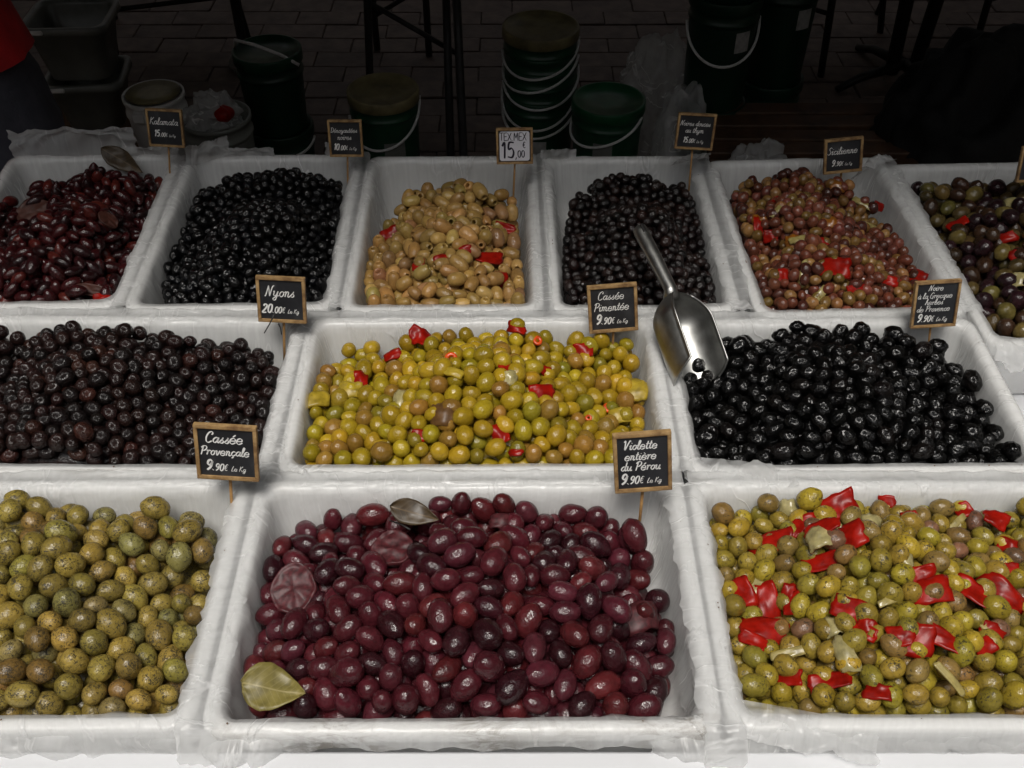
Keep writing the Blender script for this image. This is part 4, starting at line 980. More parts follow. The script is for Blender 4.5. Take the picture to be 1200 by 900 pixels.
LIN = {}
for idx, key in enumerate(TR):
    build_tray(key)
    LIN[key] = build_liner(key, idx + 1)
def hw(k): return TR[k][2] / 2, TR[k][3] / 2
w, d = hw('T1')
film_flap(LIN['T1'], (-w + .01, d - .008, .0), (.17, .0, .0), (-.005, .012, .038), (0, .006, .012), 1)
film_flap(LIN['T1'], (w - .09, d - .008, .0), (.085, 0, .0), (.0, .004, .014), (0, 0, .002), 2, amp=.006)
w, d = hw('T2')
film_flap(LIN['T2'], (-w + .008, d - .03, .0), (.055, .024, .004), (-.002, .010, .024), (0, 0, .004), 3, amp=.008)
film_flap(LIN['T2'], (-w + .05, d - .008, .0), (.075, .0, .0), (.0, .004, .014), (0, 0, .002), 4, amp=.006)
film_flap(LIN['T2'], (w - .05, d - .008, .0), (.05, .0, .0), (.0, .004, .020), (0, 0, .002), 5, amp=.007)
w, d = hw('T4')
film_flap(LIN['T4'], (-w + .0, d - .01, .0), (.05, .0, .0), (.0, .006, .014), (0, 0, .002), 6, amp=.006)
film_flap(LIN['T4'], (w - .045, d - .03, .002), (.05, .022, .0), (.004, -.02, .022), (0, 0, .008), 7, amp=.008)
w, d = hw('T5')
film_flap(LIN['T5'], (w - .06, d - .045, -.01), (.06, .040, .008), (.004, -.018, .022), (0, 0, .012), 8, amp=.010)
w, d = hw('T6')
film_flap(LIN['T6'], (-w + .006, -d + .02, .001), (.10, -.02, .0), (.0, -.05, -.004), (0, 0, .014), 9, amp=.011)
w, d = hw('M3')
film_flap(LIN['M3'], (-w + .015, -d + .03, -.004), (.10, -.018, .002), (-.012, -.030, .004), (0, 0, .010), 10, amp=.010)
w, d = hw('M2')
film_flap(LIN['M2'], (-w + .004, -d + .022, .0), (.035, -.016, .0), (-.004, -.012, .004), (0, 0, .006), 11, amp=.006)
w, d = hw('F3')
film_flap(LIN['F3'], (-w + .012, -d + .028, -.002), (.11, -.022, .0), (-.010, -.030, -.006), (0, 0, .010), 12, amp=.010)
film_flap(LIN['F3'], (-w + .006, -d + .004, -.003), (.40, .0, .0), (-.004, -.018, -.034), (0, -.004, .003), 13, n=60, amp=.006)
w, d = hw('F1')
film_flap(LIN['F1'], (w - .30, -d + .003, -.003), (.30, .0, .0), (.012, -.018, -.032), (0, -.005, .003), 14, n=50, amp=.006)
w, d = hw('F2')
film_flap(LIN['F2'], (-w + .001, -d + .006, -.002), (.07, -.004, .0), (-.006, -.022, -.045), (0, -.010, .004), 15, n=18, amp=.009)
film_flap(LIN['F2'], (w - .06, -d + .006, -.002), (.058, -.004, .0), (.006, -.022, -.040), (0, -.010, .004), 16, n=18, amp=.009)

def seam_film(key, side, seed, f0=.0, f1=1.0, width=.030):
    """the edge of one liner pulled across the joint onto the neighbouring rim"""
    w, d = hw(key); n, m = 70, 8
    vs, fs = [], []
    for j in range(m + 1):
        for i in range(n + 1):
            s = f0 + (f1 - f0) * i / n; t = j / m - .5
            edge = 1 + .35 * noise.noise(Vector((s * 9 + seed, t * 2, 0))) + .25 * noise.noise(Vector((s * 31, seed, t)))
            off = t * width * (edge if abs(t) > .3 else 1)
            q = Vector((s * 14 + seed * 3, t * 3, seed))
            z = .0024 + .0034 * max(0, ridge(q) - .3) + .0016 * noise.noise(q * 2.7) + .0012 * noise.noise(q * 6) - (.0016 if abs(t) < .08 else 0) - .004 * max(0, abs(t) - .38) / .12
            if s < 0: z -= -s * 2 * d * 1.1 + .002 * noise.noise(Vector((s * 60, t * 6, seed)))
            if side == 'R': p = (w + off, -d + 2 * d * s, z)
            elif side == 'B': p = (-w + 2 * w * s, d + off, z)
            vs.append(p)
    for j in range(m):
        for i in range(n):
            a = j * (n + 1) + i
            fs.append((a, a + 1, a + n + 2, a + n + 1) if side == 'B' else (a, a + n + 1, a + n + 2, a + 1))
    o = mesh_obj("seam_film", vs, fs, M['flap'], LIN[key])
    L = 2 * (d if side == 'R' else w)
    ij = [(i, j) for j in range(m) for i in range(n)]
    def q4(i, j): return ((i, j), (i + 1, j), (i + 1, j + 1), (i, j + 1)) if side == 'B' else ((i, j), (i, j + 1), (i + 1, j + 1), (i + 1, j))
    add_uv(o, [(seed + x / n * L, y / m * width) for i, j in ij for x, y in q4(i, j)])
for q_, (key, side, f0, f1, wd) in enumerate((('T1', 'R', .0, .97, .026), ('T2', 'R', .0, 1.0, .026), ('T3', 'R', .0, 1.0, .024), ('T4', 'R', .0, 1.0, .030), ('T5', 'R', .0, 1.0, .030),
                                    ('M1', 'R', .0, .96, .026), ('M2', 'R', .0, 1.0, .028), ('F1', 'R', -.10, .97, .034), ('F2', 'R', -.10, .97, .036),
                                    ('M1', 'B', .0, 1.0, .022), ('M2', 'B', .0, 1.0, .020), ('M3', 'B', .0, .93, .022), ('F1', 'B', .0, .98, .022), ('F2', 'B', .0, 1.0, .022), ('F3', 'B', .0, 1.0, .022))):
    seam_film(key, side, 40 + q_ * 1.3, f0, f1, wd)

# ================================================================== OLIVES
def olive_base(asp, seed, seg=18, rings=12, dent=0.02, wrinkle=0.0, hole=False, tip=0.04, square=2.0, lump=0.03, dimple=.05):
    """long axis Z, minor radius 1, half length asp"""
    rs = random.Random(seed); off = Vector((rs.uniform(0, 50), rs.uniform(0, 50), rs.uniform(0, 50)))
    vs, fs = [], []
    th = [math.pi * j / rings for j in range(rings + 1)]
    if hole: th = [math.pi * (.125 + .875 * j / rings) for j in range(rings + 1)]
    def surf(t, p):
        st, ct = math.sin(t), math.cos(t)
        r = abs(st) ** (2 / square); z = (abs(ct) ** (2 / square)) * (1 if ct > 0 else -1)
        z *= asp
        if tip and ct < 0: z -= tip * asp * max(0, -ct) ** 14
        if ct > .0 and not hole: z -= dimple * max(0, ct) ** 24      # stem dimple
        v = Vector((r * math.cos(p), r * math.sin(p), z))
        k = 1 + lump * noise.noise(v * .9 + off) + dent * noise.noise(v * 2.2 + off)
        if wrinkle:
            q = Vector((v.x * 2.4, v.y * 2.4, v.z * 1.3)) + off
            k -= wrinkle * (ridge(q) * .9 + .55 * ridge(q * 1.9)) - wrinkle * .5
        return v * k
    start = []
    if hole:
        # inner sleeve of the pit hole
        for rr, zz in ((.24, -.25), (.29, .35), (.33, .76)):
            start.append([Vector((rr * math.cos(2 * math.pi * k / seg), rr * math.sin(2 * math.pi * k / seg), asp * zz)) for k in range(seg)])
    rows = start + [[surf(t, 2 * math.pi * k / seg) for k in range(seg)] for t in th[(0 if hole else 1):-1]]
    for r in rows: vs += r
    n = len(rows)
    for j in range(n - 1):
        for k in range(seg): fs.append((j * seg + k, (j + 1) * seg + k, (j + 1) * seg + (k + 1) % seg, j * seg + (k + 1) % seg))
    if hole:
        fs.append(tuple(range(seg)))
    else:
        top = len(vs); vs.append(surf(0, 0))
        for k in range(seg): fs.append((top, k, (k + 1) % seg))
    bot = len(vs); vs.append(surf(math.pi, 0)); o = (n - 1) * seg
    for k in range(seg): fs.append((bot, o + (k + 1) % seg, o + k))
    return [tuple(v) for v in vs], fs

def tps(P, V, lam=0):
    P = np.array(P, float); V = np.array(V, float)
    def S(x, y):
        d2 = (x[..., None] - P[:, 0]) ** 2 + (y[..., None] - P[:, 1]) ** 2
        w = 1 / (d2 + 3e-5) ** 1.9
        return (w @ V) / w.sum(-1)
    return S

def hull(pts):
    pts = sorted(set(pts))
    def half(it):
        h = []
        for p in it:
            while len(h) > 1 and (h[-1][0] - h[-2][0]) * (p[1] - h[-2][1]) - (h[-1][1] - h[-2][1]) * (p[0] - h[-2][0]) <= 0: h.pop()
            h.append(p)
        return h[:-1]
    return np.array(half(pts) + half(pts[::-1]))

def pack(S, H, r, asp, layers, seed, iters=110):
    """settle N olives (two spheres on a rod each) on the heap surface"""
    rs = np.random.RandomState(seed)
    e = np.roll(H, -1, 0) - H; en = np.stack([-e[:, 1], e[:, 0]], 1) / np.hypot(e[:, 0], e[:, 1])[:, None]   # inward normals
    area = .5 * abs(np.sum(H[:, 0] * np.roll(H[:, 1], -1) - H[:, 1] * np.roll(H[:, 0], -1)))
    vol = 4 / 3 * math.pi * r ** 3 * asp
    depth = layers * 2 * r
    N = int(area * (depth + .2 * r) * .72 / vol)
    lo, hi = H.min(0), H.max(0)
    def spread2(n):
        c = np.zeros((0, 2))
        while len(c) < n:
            q = lo + (hi - lo) * rs.rand(n * 2, 2)
            c = np.vstack([c, q[np.all(((q[:, None, :] - H[None]) * en[None]).sum(2) > r * .7, 1)]])
        c = c[:n]; sp = 1.05 * math.sqrt(area / n)
        for _ in range(45):
            d = c[:, None] - c[None]; L = np.sqrt((d ** 2).sum(2)) + 1e-9
            f = np.clip(sp - L, 0, None) / L; np.fill_diagonal(f, 0)
            c = c + .22 * (d * f[..., None]).sum(1)
            sd = np.minimum(((c[:, None] - H[None]) * en[None]).sum(2) - r * .8, 0)
            c = c - (sd[..., None] * en[None]).sum(1)
        return c + rs.randn(n, 2) * r * .12
    n1 = int(N * .52); N = n1 * 2
    c = np.vstack([spread2(n1), spread2(n1)])
    lay = np.r_[np.zeros(n1), np.ones(n1)]
    rr = r * (1 + .095 * rs.randn(N).clip(-2, 2))
    half = rr * (asp - 1) * .82
    ax = rs.randn(N, 3); ax[:, 2] *= .55; ax /= np.linalg.norm(ax, axis=1)[:, None]
    base = lambda p: S(p[:, 0], p[:, 1]) - depth
    z = base(c) + rr + lay * depth * .62 + rs.rand(N) * r * .5
    C = np.column_stack([c, z])
    P = np.vstack([C + ax * half[:, None], C - ax * half[:, None]]); c2 = np.vstack([c, c])
    RR = np.r_[rr, rr] * .97
    own = np.r_[np.arange(N), np.arange(N)]
    pi = pj = None
    for it in range(iters):
        if it % 8 == 0:
            order = np.argsort(P[:, 0]); xs = P[order, 0]; cut = 2.6 * r
            hi_i = np.searchsorted(xs, xs + cut)
            cnt = hi_i - np.arange(len(xs)) - 1
            a = np.repeat(np.arange(len(xs)), cnt)
            b = np.arange(len(a)) - np.repeat(np.cumsum(cnt) - cnt, cnt) + a + 1
            pi, pj = order[a], order[b]
            k = (own[pi] != own[pj]) & (np.abs(P[pi, 1] - P[pj, 1]) < cut) & (np.abs(P[pi, 2] - P[pj, 2]) < cut)
            pi, pj = pi[k], pj[k]
        g = .05 * r * (1 - it / iters)
        P[:, 2] -= g
        dlt = P[pi] - P[pj]; dist = np.linalg.norm(dlt, axis=1) + 1e-9
        ov = (RR[pi] + RR[pj]) - dist
        k = ov > 0
        push = dlt[k] / dist[k][:, None] * (ov[k] * .42)[:, None]
        acc = np.zeros_like(P); num = np.ones(len(P))
        for ax_ in range(3):
            acc[:, ax_] += np.bincount(pi[k], push[:, ax_], len(P)) - np.bincount(pj[k], push[:, ax_], len(P))
        num += .35 * (np.bincount(pi[k], minlength=len(P)) + np.bincount(pj[k], minlength=len(P)))
        P += acc / num[:, None] * 1.3
        A, B = P[:N], P[N:]
        dd = A - B; L = np.linalg.norm(dd, axis=1) + 1e-9; cor = dd / L[:, None] * ((2 * half - L) * .5)[:, None]
        A += cor; B -= cor
        cm = (P[:N, :2] + P[N:, :2]) / 2; pull = .05 * (c - cm); P[:N, :2] += pull; P[N:, :2] += pull
        zb = base(P) + RR
        P[:, 2] = np.maximum(P[:, 2], zb)
        sd = ((P[:, None, :2] - H[None]) * en[None]).sum(2) - RR[:, None]
        for m in range(len(H)):
            v = np.minimum(sd[:, m], 0)
            P[:, 0] -= v * en[m, 0]; P[:, 1] -= v * en[m, 1]
    C = (P[:N] + P[N:]) / 2
    d = P[:N] - P[N:]; d /= np.linalg.norm(d, axis=1)[:, None] + 1e-9
    return C, d, rr, area, depth

# kind: name, minor radius (m), aspect, layers, palette [(weight, colour word, rgb)], mesh options, material options
K = {
 'T1': dict(name="maroon_olive", r=.0068, asp=1.62, layers=1.7, pal=[(5, "maroon", (.036, .0055, .0065)), (3, "dark maroon", (.018, .0045, .0055)), (1.2, "reddish", (.085, .014, .011))], mesh=dict(tip=.16, lump=.05), mat=dict(rough=.27, coat=.08)),
 'T2': dict(name="small_black_olive", r=.0064, asp=1.28, layers=1.6, pal=[(6, "black", (.0022, .0022, .0026)), (2, "blue-black", (.003, .0034, .0045))], mesh=dict(wrinkle=.025, dent=.12, lump=.10, dimple=0), mat=dict(rough=.20, coat=.0, bump=.22)),
 'T3': dict(name="pitted_tan_olive", r=.0078, asp=1.46, layers=1.7, pal=[(6, "tan", (.34, .20, .060)), (2, "light tan", (.44, .27, .085)), (1.2, "greenish tan", (.30, .20, .055)), (.6, "pinkish tan", (.31, .16, .07))], mesh=dict(hole=True, square=2.3), mat=dict(rough=.28, coat=.08, mottle=.2)),
 'T4': dict(name="thyme_black_olive", r=.0060, asp=1.22, layers=1.6, pal=[(5, "black-brown", (.008, .0042, .004)), (2.5, "brown-tinged", (.017, .008, .0065)), (2, "black", (.004, .003, .003))], mesh=dict(wrinkle=.02, dent=.05, dimple=.02), mat=dict(rough=.25, coat=.15, bump=.25)),
 'T5': dict(name="pinkish_olive", r=.0067, asp=1.22, layers=1.7, pal=[(5, "pinkish brown", (.135, .040, .022)), (2, "rosy", (.18, .055, .036)), (3.4, "olive-brown", (.17, .095, .026)), (2.8, "dark brown", (.065, .020, .013)), (1.6, "light amber", (.26, .13, .045))], mesh=dict(lump=.09, dent=.04), mat=dict(rough=.26, coat=.08, mottle=.4)),
 'T6': dict(name="mixed_brown_olive", r=.0094, asp=1.25, layers=1.6, pal=[(4, "brownish green", (.082, .056, .02)), (3, "dark purple", (.020, .008, .010)), (1.5, "green", (.12, .09, .025)), (2.4, "dark brown", (.038, .019, .010))], mesh=dict(lump=.09, dent=.04), mat=dict(rough=.28, coat=.08, mottle=.4)),
 'M1': dict(name="dark_brown_olive", r=.0077, asp=1.17, layers=1.6, pal=[(5, "dark brown", (.014, .0062, .0055)), (3, "black-brown", (.007, .0045, .0045)), (1.2, "reddish brown", (.032, .011, .008))], mesh=dict(wrinkle=.022, dent=.05, lump=.06, dimple=.03), mat=dict(rough=.27, coat=.0, bump=.28, mottle=.45)),
 'M2': dict(name="yellow_green_olive", r=.0088, asp=1.18, layers=1.6, pal=[(6, "yellow-green", (.30, .205, .011)), (2.4, "golden", (.39, .25, .015)), (1.0, "greener", (.21, .165, .013)), (2.2, "brownish", (.25, .135, .022))], mesh=dict(lump=.08, dent=.035, square=2.1), mat=dict(rough=.27, coat=.08, mottle=.18)),
 'M3': dict(name="wrinkled_black_olive", r=.0083, asp=1.28, layers=1.55, pal=[(6, "black", (.0016, .0016, .0018)), (1, "brown-black", (.0032, .0024, .0024))], mesh=dict(wrinkle=.028, dent=.12, lump=.12, dimple=.0, seg=24, rings=16), mat=dict(rough=.21, coat=.0, bump=.22, bscale=2.2)),
 'F1': dict(name="herbed_green_olive", r=.0100, asp=1.18, layers=1.55, pal=[(5, "green", (.25, .188, .042)), (3, "yellowish green", (.30, .222, .046)), (1.6, "grey-green", (.21, .175, .058)), (1.4, "brownish green", (.20, .125, .034))], mesh=dict(lump=.08, dent=.04), mat=dict(rough=.33, coat=.08, specks=1.25, sscale=5.2, mottle=.22)),
 'F2': dict(name="large_purple_olive", r=.0101, asp=1.38, layers=1.6, pal=[(6, "purple", (.058, .0095, .0140)), (2.4, "dark purple", (.027, .0060, .0088)), (1.6, "reddish purple", (.078, .0120, .0140)), (1.2, "wine", (.068, .0135, .0200))], mesh=dict(tip=.04, lump=.075, dent=.03, seg=22, rings=14), mat=dict(rough=.22, coat=.08, mottle=.35)),
 'F3': dict(name="marinated_green_olive", r=.0089, asp=1.22, layers=1.6, pal=[(5, "green", (.235, .172, .026)), (3, "yellow-green", (.31, .225, .024)), (1.5, "brownish", (.20, .125, .036)), (.4, "dusky pink-brown", (.18, .09, .05))], mesh=dict(lump=.09, dent=.04), mat=dict(rough=.28, coat=.08, specks=.8, mottle=.25)),
}
CT, ST = math.cos(PITCH), math.sin(PITCH)
def project(x, y, h):
    z = h - CAM_H; c = y * CT - z * ST
    return 600 + FPX * x / c, 450 - FPX * (y * ST + z * CT) / c, c

def to_world(key, x, y):
    cx, cy, w, d, yaw = TR[key]; c, s = math.cos(yaw), math.sin(yaw)
    return cx + x * c - y * s, cy + x * s + y * c

LITES = {}
packs = {}
for idx, key in enumerate(TR):
    k = K[key]; he = HE[key]; w, d = hw(key)
    P = [(p[0], p[1]) for p in he['outline'] + he['crest'] + he['back']]; V = [p[2] for p in he['outline'] + he['crest'] + he['back']]
    S = tps(P, V, 2e-6)
    H = hull([(p[0], p[1]) for p in he['outline'] + he['back']])
    C, D, rr, area, depth = pack(S, H, k['r'], k['asp'], k['layers'], 11 + idx)
    C[:, 2] -= k['r'] * .12
    packs[key] = dict(C=C, D=D, r=rr, S=S, H=H, depth=depth)
TRAYPHRASE = {'T1': "maroon heap of the back row", 'T2': "small black heap of the back row", 'T3': "pitted tan heap of the back row", 'T4': "dark thyme heap of the back row", 'T5': "pinkish heap of the back row", 'T6': "mixed brown heap ending the back row",
 'M1': "dark brown heap of the middle row", 'M2': "yellow-green heap of the middle row", 'M3': "wrinkled black heap of the middle row", 'F1': "herb-flecked green heap of the front row", 'F2': "purple heap of the front row", 'F3': "pepper-strewn green heap of the front row"}

# settle the packs onto the wanted surface
for key, pk in packs.items():
    C, rr = pk['C'], pk['r']
    top = C[:, 2] + rr * .9 - pk['S'](C[:, 0], C[:, 1])
    pk['shift'] = -np.percentile(top, 64)
    C[:, 2] += pk['shift']
    cx, cy, w, d, yaw = TR[key]
    c, s = math.cos(yaw), math.sin(yaw)
    pk['W'] = np.column_stack([cx + C[:, 0] * c - C[:, 1] * s, cy + C[:, 0] * s + C[:, 1] * c, C[:, 2]])
    Dl = pk['D']
    pk['DW'] = np.column_stack([Dl[:, 0] * c - Dl[:, 1] * s, Dl[:, 0] * s + Dl[:, 1] * c, Dl[:, 2]])
    pk['keep'] = np.ones(len(C), bool)

# room for the peppers, leaves and slices that lie among the olives
EYE = np.array([0, 0, CAM_H])
EX2 = []
for key, kind, x, y, z, ww, hh, rot in EX:
    pk = packs[key]
    if kind != 'bay' and (kind, key) != ('baydark', 'T1'):
        for _ in range(10):                       # nothing lies beyond the olives that carry it
            if (np.hypot(pk['W'][:, 0] - x, pk['W'][:, 1] - y) < .0125).sum() >= 3: break
            x += .12 * (TR[key][0] - x) * .2; y += .0045 * (1 if TR[key][1] > y else -1)
    near = np.hypot(pk['W'][:, 0] - x, pk['W'][:, 1] - y) < max(.016, .4 * (ww * hh) ** .5)
    if near.any():
        tops = pk['W'][near, 2] + pk['r'][near] * .7; tops = tops[tops > tops.max() - .016]
        zt = float(np.percentile(tops, 70))
        if kind == 'bay': z = zt + .006
        elif kind == 'baydark': z, y = (z, y) if key == 'T1' else (zt + .004, y)
        elif kind == 'citrus': z = zt + .001
        elif kind == 'red': z = zt - .0012
        else: z = zt - .001
    EX2.append((key, kind, x, y, z, ww, hh, rot))
EX = EX2
for key, kind, x, y, z, ww, hh, rot in EX:
    pk = packs[key]; v = np.array([x, y, z]) - EYE; L = np.linalg.norm(v); v /= L
    q = pk['W'] - EYE; t = q @ v; dist = np.linalg.norm(q - t[:, None] * v, axis=1)
    thin = kind in ('strip',)
    size = min(ww, hh) * .5 if thin else (ww * hh) ** .5 * .5
    pk['keep'] &= ~((dist < size * (.5 if thin else .80) + (0.0 if kind in ('red', 'yellow', 'brown', 'onion', 'strip', 'chilli') else pk['r'] * .7)) & (t < L + pk['r'] * (1.5 if kind == 'citrus' else .6)) & (t > L - .05))

# which olives the picture can show
ZB = np.full((900, 1200), 1e9, np.float32); ID = np.full((900, 1200), -1, np.int32)
refs = []
for key, pk in packs.items():
    px, py, c = project(pk['W'][:, 0], pk['W'][:, 1], pk['W'][:, 2])
    rad = pk['r'] * (1 + (K[key]['asp'] - 1) * .5) * FPX / c
    for i in range(len(px)):
        if not pk['keep'][i]: continue
        n = len(refs); refs.append((key, i))
        x0, x1, y0, y1 = int(px[i] - rad[i]), int(px[i] + rad[i]) + 2, int(py[i] - rad[i]), int(py[i] + rad[i]) + 2
        x0, x1, y0, y1 = max(x0, 0), min(x1, 1200), max(y0, 0), min(y1, 900)
        if x0 >= x1 or y0 >= y1: continue
        gx, gy = np.meshgrid(np.arange(x0, x1), np.arange(y0, y1))
        q = ((gx - px[i]) ** 2 + (gy - py[i]) ** 2) / rad[i] ** 2
        zz = c[i] - pk['r'][i] * np.sqrt(np.clip(1 - q, 0, 1))
        sub = ZB[y0:y1, x0:x1]
        m = (q < 1) & (zz < sub)
        sub[m] = zz[m]; ID[y0:y1, x0:x1][m] = n
area_of = np.bincount(ID[ID >= 0], minlength=len(refs))

def pick(rs, pal):
    t = rs.random() * sum(p[0] for p in pal)
    for p in pal:
        t -= p[0]
        if t <= 0: return p
    return pal[-1]

counts = {}
for idx, key in enumerate(TR):
    k = K[key]; pk = packs[key]; rs = random.Random(100 + idx)
    mat = olive_mat(k['name'] + "_skin", **k['mat'])
    matj = olive_mat(k['name'] + "_heap_skin", joined=True, **{**k['mat'], 'wr': 0} if False else k['mat'])
    nvar = 5
    meshes = []
    for vnum in range(nvar):
        mo = dict(k['mesh'])
        if mo.get('hole') and vnum == 0: mo['hole'] = False
        v, f = olive_base(k['asp'], 40 * idx + vnum, **mo)
        me = bpy.data.meshes.new(k['name']); me.from_pydata(v, [], f); me.materials.append(mat)
        me.polygons.foreach_set('use_smooth', [True] * len(f)); me.update(); meshes.append(me)
    ids = [(area_of[n], i) for n, (kk, i) in enumerate(refs) if kk == key]
    ids.sort(reverse=True)
    shown = [i for a, i in ids if a > 6][:300]
    rest = [i for a, i in ids][len(shown):] if True else []
    w, d = hw(key)
    ys = pk['C'][shown, 1]; y_lo, y_hi = np.percentile(ys, 33), np.percentile(ys, 67)
    x_lo, x_hi = np.percentile(pk['C'][shown, 0], 33), np.percentile(pk['C'][shown, 0], 67)
    grp = f"olives in the {TRAYPHRASE[key]}"
    for i in shown:
        _, word, col = pick(rs, k['pal'])
        o = bpy.data.objects.new(k['name'], meshes[rs.randrange(nvar)])
        link(o)
        x, y, z = pk['W'][i]
        o.location = (x, y, RIM + z)
        sg_ = rs.choice((-1, 1))
        if k['mesh'].get('hole') and rs.random() < .9: sg_ = 1 if pk['DW'][i] @ (EYE - pk['W'][i]) > 0 else -1
        q = Vector(pk['DW'][i] * sg_).to_track_quat('Z', 'Y')
        o.rotation_mode = 'QUATERNION'
        o.rotation_quaternion = q @ Quaternion((0, 0, 1), rs.uniform(0, 6.28))
        s = float(pk['r'][i]); o.scale = (s, s, s * rs.uniform(.93, 1.07))
        j = rs.uniform(.78, 1.24)
        o.color = (col[0] * j * rs.uniform(.92, 1.08), col[1] * j * rs.uniform(.92, 1.08), col[2] * j, 1)
        yy = pk['C'][i, 1]
        zone = "by the front rim" if yy < y_lo else ("on the far crest" if yy > y_hi else "midway up")
        xx = pk['C'][i, 0]
        side = "left part" if xx < x_lo else ("right part" if xx > x_hi else "centre")
        tag(o, f"{word} olive {zone}, {side}, {TRAYPHRASE[key]}", "olive", grp)
    counts[key] = (len(shown), len(rest), int(sum(a > 6 for a, i in ids)))
    # what lies under them, and what is past the limit, as one mass
    lowv, lowf = olive_base(k['asp'], 40 * idx + 33, seg=10, rings=8, **{a: b for a, b in k['mesh'].items() if a not in ('seg', 'rings', 'hole')})
    lowv = np.array(lowv)
    V, F, T = [], [], []
    for i in rest:
        _, word, col = pick(rs, k['pal'])
        m = Vector(pk['DW'][i]).to_track_quat('Z', 'Y').to_matrix()
        vv = lowv * float(pk['r'][i]) @ np.array(m).T + pk['W'][i]
        b = len(V); V += [tuple(p) for p in vv]; F += [tuple(b + q for q in f) for f in lowf]
        j = rs.uniform(.78, 1.24); T += [(col[0] * j, col[1] * j, col[2] * j, 1)] * len(lowv)
    # the packed core of the heap
    H = pk['H']; e = np.roll(H, -1, 0) - H; en = np.stack([-e[:, 1], e[:, 0]], 1) / np.hypot(e[:, 0], e[:, 1])[:, None]
    ng = 26; lo, hi = H.min(0), H.max(0)
    gi = {}
    cen = H.mean(0)
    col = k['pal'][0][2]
    for a in range(ng + 1):
        ring = []
        for b_ in range(48):
            t = b_ / 48 * len(H); q = int(t); fr = t - q
            p = H[q % len(H)] * (1 - fr) + H[(q + 1) % len(H)] * fr
            p = cen + (p - cen) * min(1, (a + (a == ng - 1)) / ng) * (.985 if p[1] < cen[1] - .3 * (cen[1] - lo[1]) else .93)
            zc = float(pk['S'](np.array([p[0]]), np.array([p[1]]))[0]) - pk['depth'] + pk['shift'] + k['r'] * (.75 + .3 * noise.noise(Vector((p[0] * 90, p[1] * 90, 0))))
            zc -= .014 * (a / ng) ** 8
            if a == ng: zc = -.083
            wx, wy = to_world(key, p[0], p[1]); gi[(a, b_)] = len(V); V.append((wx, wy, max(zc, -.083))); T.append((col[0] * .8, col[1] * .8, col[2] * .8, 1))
    for a in range(ng):
        for b_ in range(48):
            F.append((gi[(a, b_)], gi[(a + 1, b_)], gi[(a + 1, (b_ + 1) % 48)], gi[(a, (b_ + 1) % 48)]))
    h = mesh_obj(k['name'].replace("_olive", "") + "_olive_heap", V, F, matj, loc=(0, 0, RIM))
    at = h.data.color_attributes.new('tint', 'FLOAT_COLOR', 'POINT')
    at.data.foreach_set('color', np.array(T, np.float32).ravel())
    tag(h, f"lower layers of the {TRAYPHRASE[key]}, seen between its top olives", "olives", kind='stuff')
print("OLIVES", counts)

# ================================================================== PEPPERS, SLICES, LEAVES
def sheet_piece(w, h, seed, thick=.0028, curl=.5, jag=.16, n=9, m=7, dish=0.0, twist=0.0):
    rs = Vector((seed * 1.37, seed * 2.11, seed * .73))
    top, bot = [], []
    for j in range(m + 1):
        for i in range(n + 1):
            u, v = i / n * 2 - 1, j / m * 2 - 1
            # square to rounded outline with ragged edge
            a = math.atan2(v, u); k = 1 + jag * noise.noise(Vector((math.cos(a) * 1.6, math.sin(a) * 1.6, 0)) + rs) * 2
            x, y = u * math.sqrt(1 - .14 * v * v) * w / 2 * k, v * math.sqrt(1 - .14 * u * u) * h / 2 * k
            z = -curl * (x * x / (w * .5)) * .55 - curl * .25 * y * y / (h * .5) + .12 * min(w, h) * noise.noise(Vector((u * 1.3, v * 1.3, 1)) + rs) + dish * (u * u + v * v) * min(w, h)
            z += twist * u * y + .10 * min(w, h) * noise.noise(Vector((u * 2.6, v * 2.6, 5)) + rs)
            top.append((x, y, z + thick / 2)); bot.append((x * .97, y * .97, z - thick / 2))
    vs = top + bot; N = (n + 1) * (m + 1); fs = []
    for j in range(m):
        for i in range(n):
            a = j * (n + 1) + i
            fs.append((a, a + 1, a + n + 2, a + n + 1)); fs.append((N + a, N + a + n + 1, N + a + n + 2, N + a + 1))
    edge = [i for i in range(n + 1)] + [j * (n + 1) + n for j in range(1, m + 1)] + [m * (n + 1) + i for i in range(n - 1, -1, -1)] + [j * (n + 1) for j in range(m - 1, 0, -1)]
    for q in range(len(edge)):
        a, b = edge[q], edge[(q + 1) % len(edge)]; fs.append((a, N + a, N + b, b))
    return vs, fs

def citrus_piece(w, h, seed):
    """half a stained citrus fruit: domed rind, flat cut face with segments"""
    rs = Vector((seed, seed * 2, 0)); n = 40
    vs, fs = [], []
    rows = []
    for r, z in ((0.02, -.02), (.2, -.03), (.4, -.02), (.6, -.02), (.76, -.03), (.86, -.02), (.91, .012), (.97, .012), (1.0, -.02), (1.02, -.12), (.95, -.30), (.75, -.48), (.4, -.58), (.02, -.6)):
        row = []
        for k in range(n):
            a = 2 * math.pi * k / n
            seg = abs(math.sin(a * 4.5 + .25 * math.sin(a * 2 + seed))) ** .35 if .2 < r < .87 and z > -.05 else 1
            kk = 1 + .11 * noise.noise(Vector((math.cos(a) * 1.4, math.sin(a) * 1.4, z)) + rs)
            row.append((r * kk * math.cos(a) * w / 2, r * kk * math.sin(a) * h / 2, (z - (1 - seg) * .022 + .10 * noise.noise(Vector((r * math.cos(a) * 3, r * math.sin(a) * 3, z * 3)) + rs)) * min(w, h) * .6))
        rows.append(row)
    for r in rows: vs += r
    for j in range(len(rows) - 1):
        for k in range(n): fs.append((j * n + k, (j + 1) * n + k, (j + 1) * n + (k + 1) % n, j * n + (k + 1) % n))
    fs.append(tuple(range(n))); fs.append(tuple((len(rows) - 1) * n + k for k in range(n))[::-1])
    return vs, fs

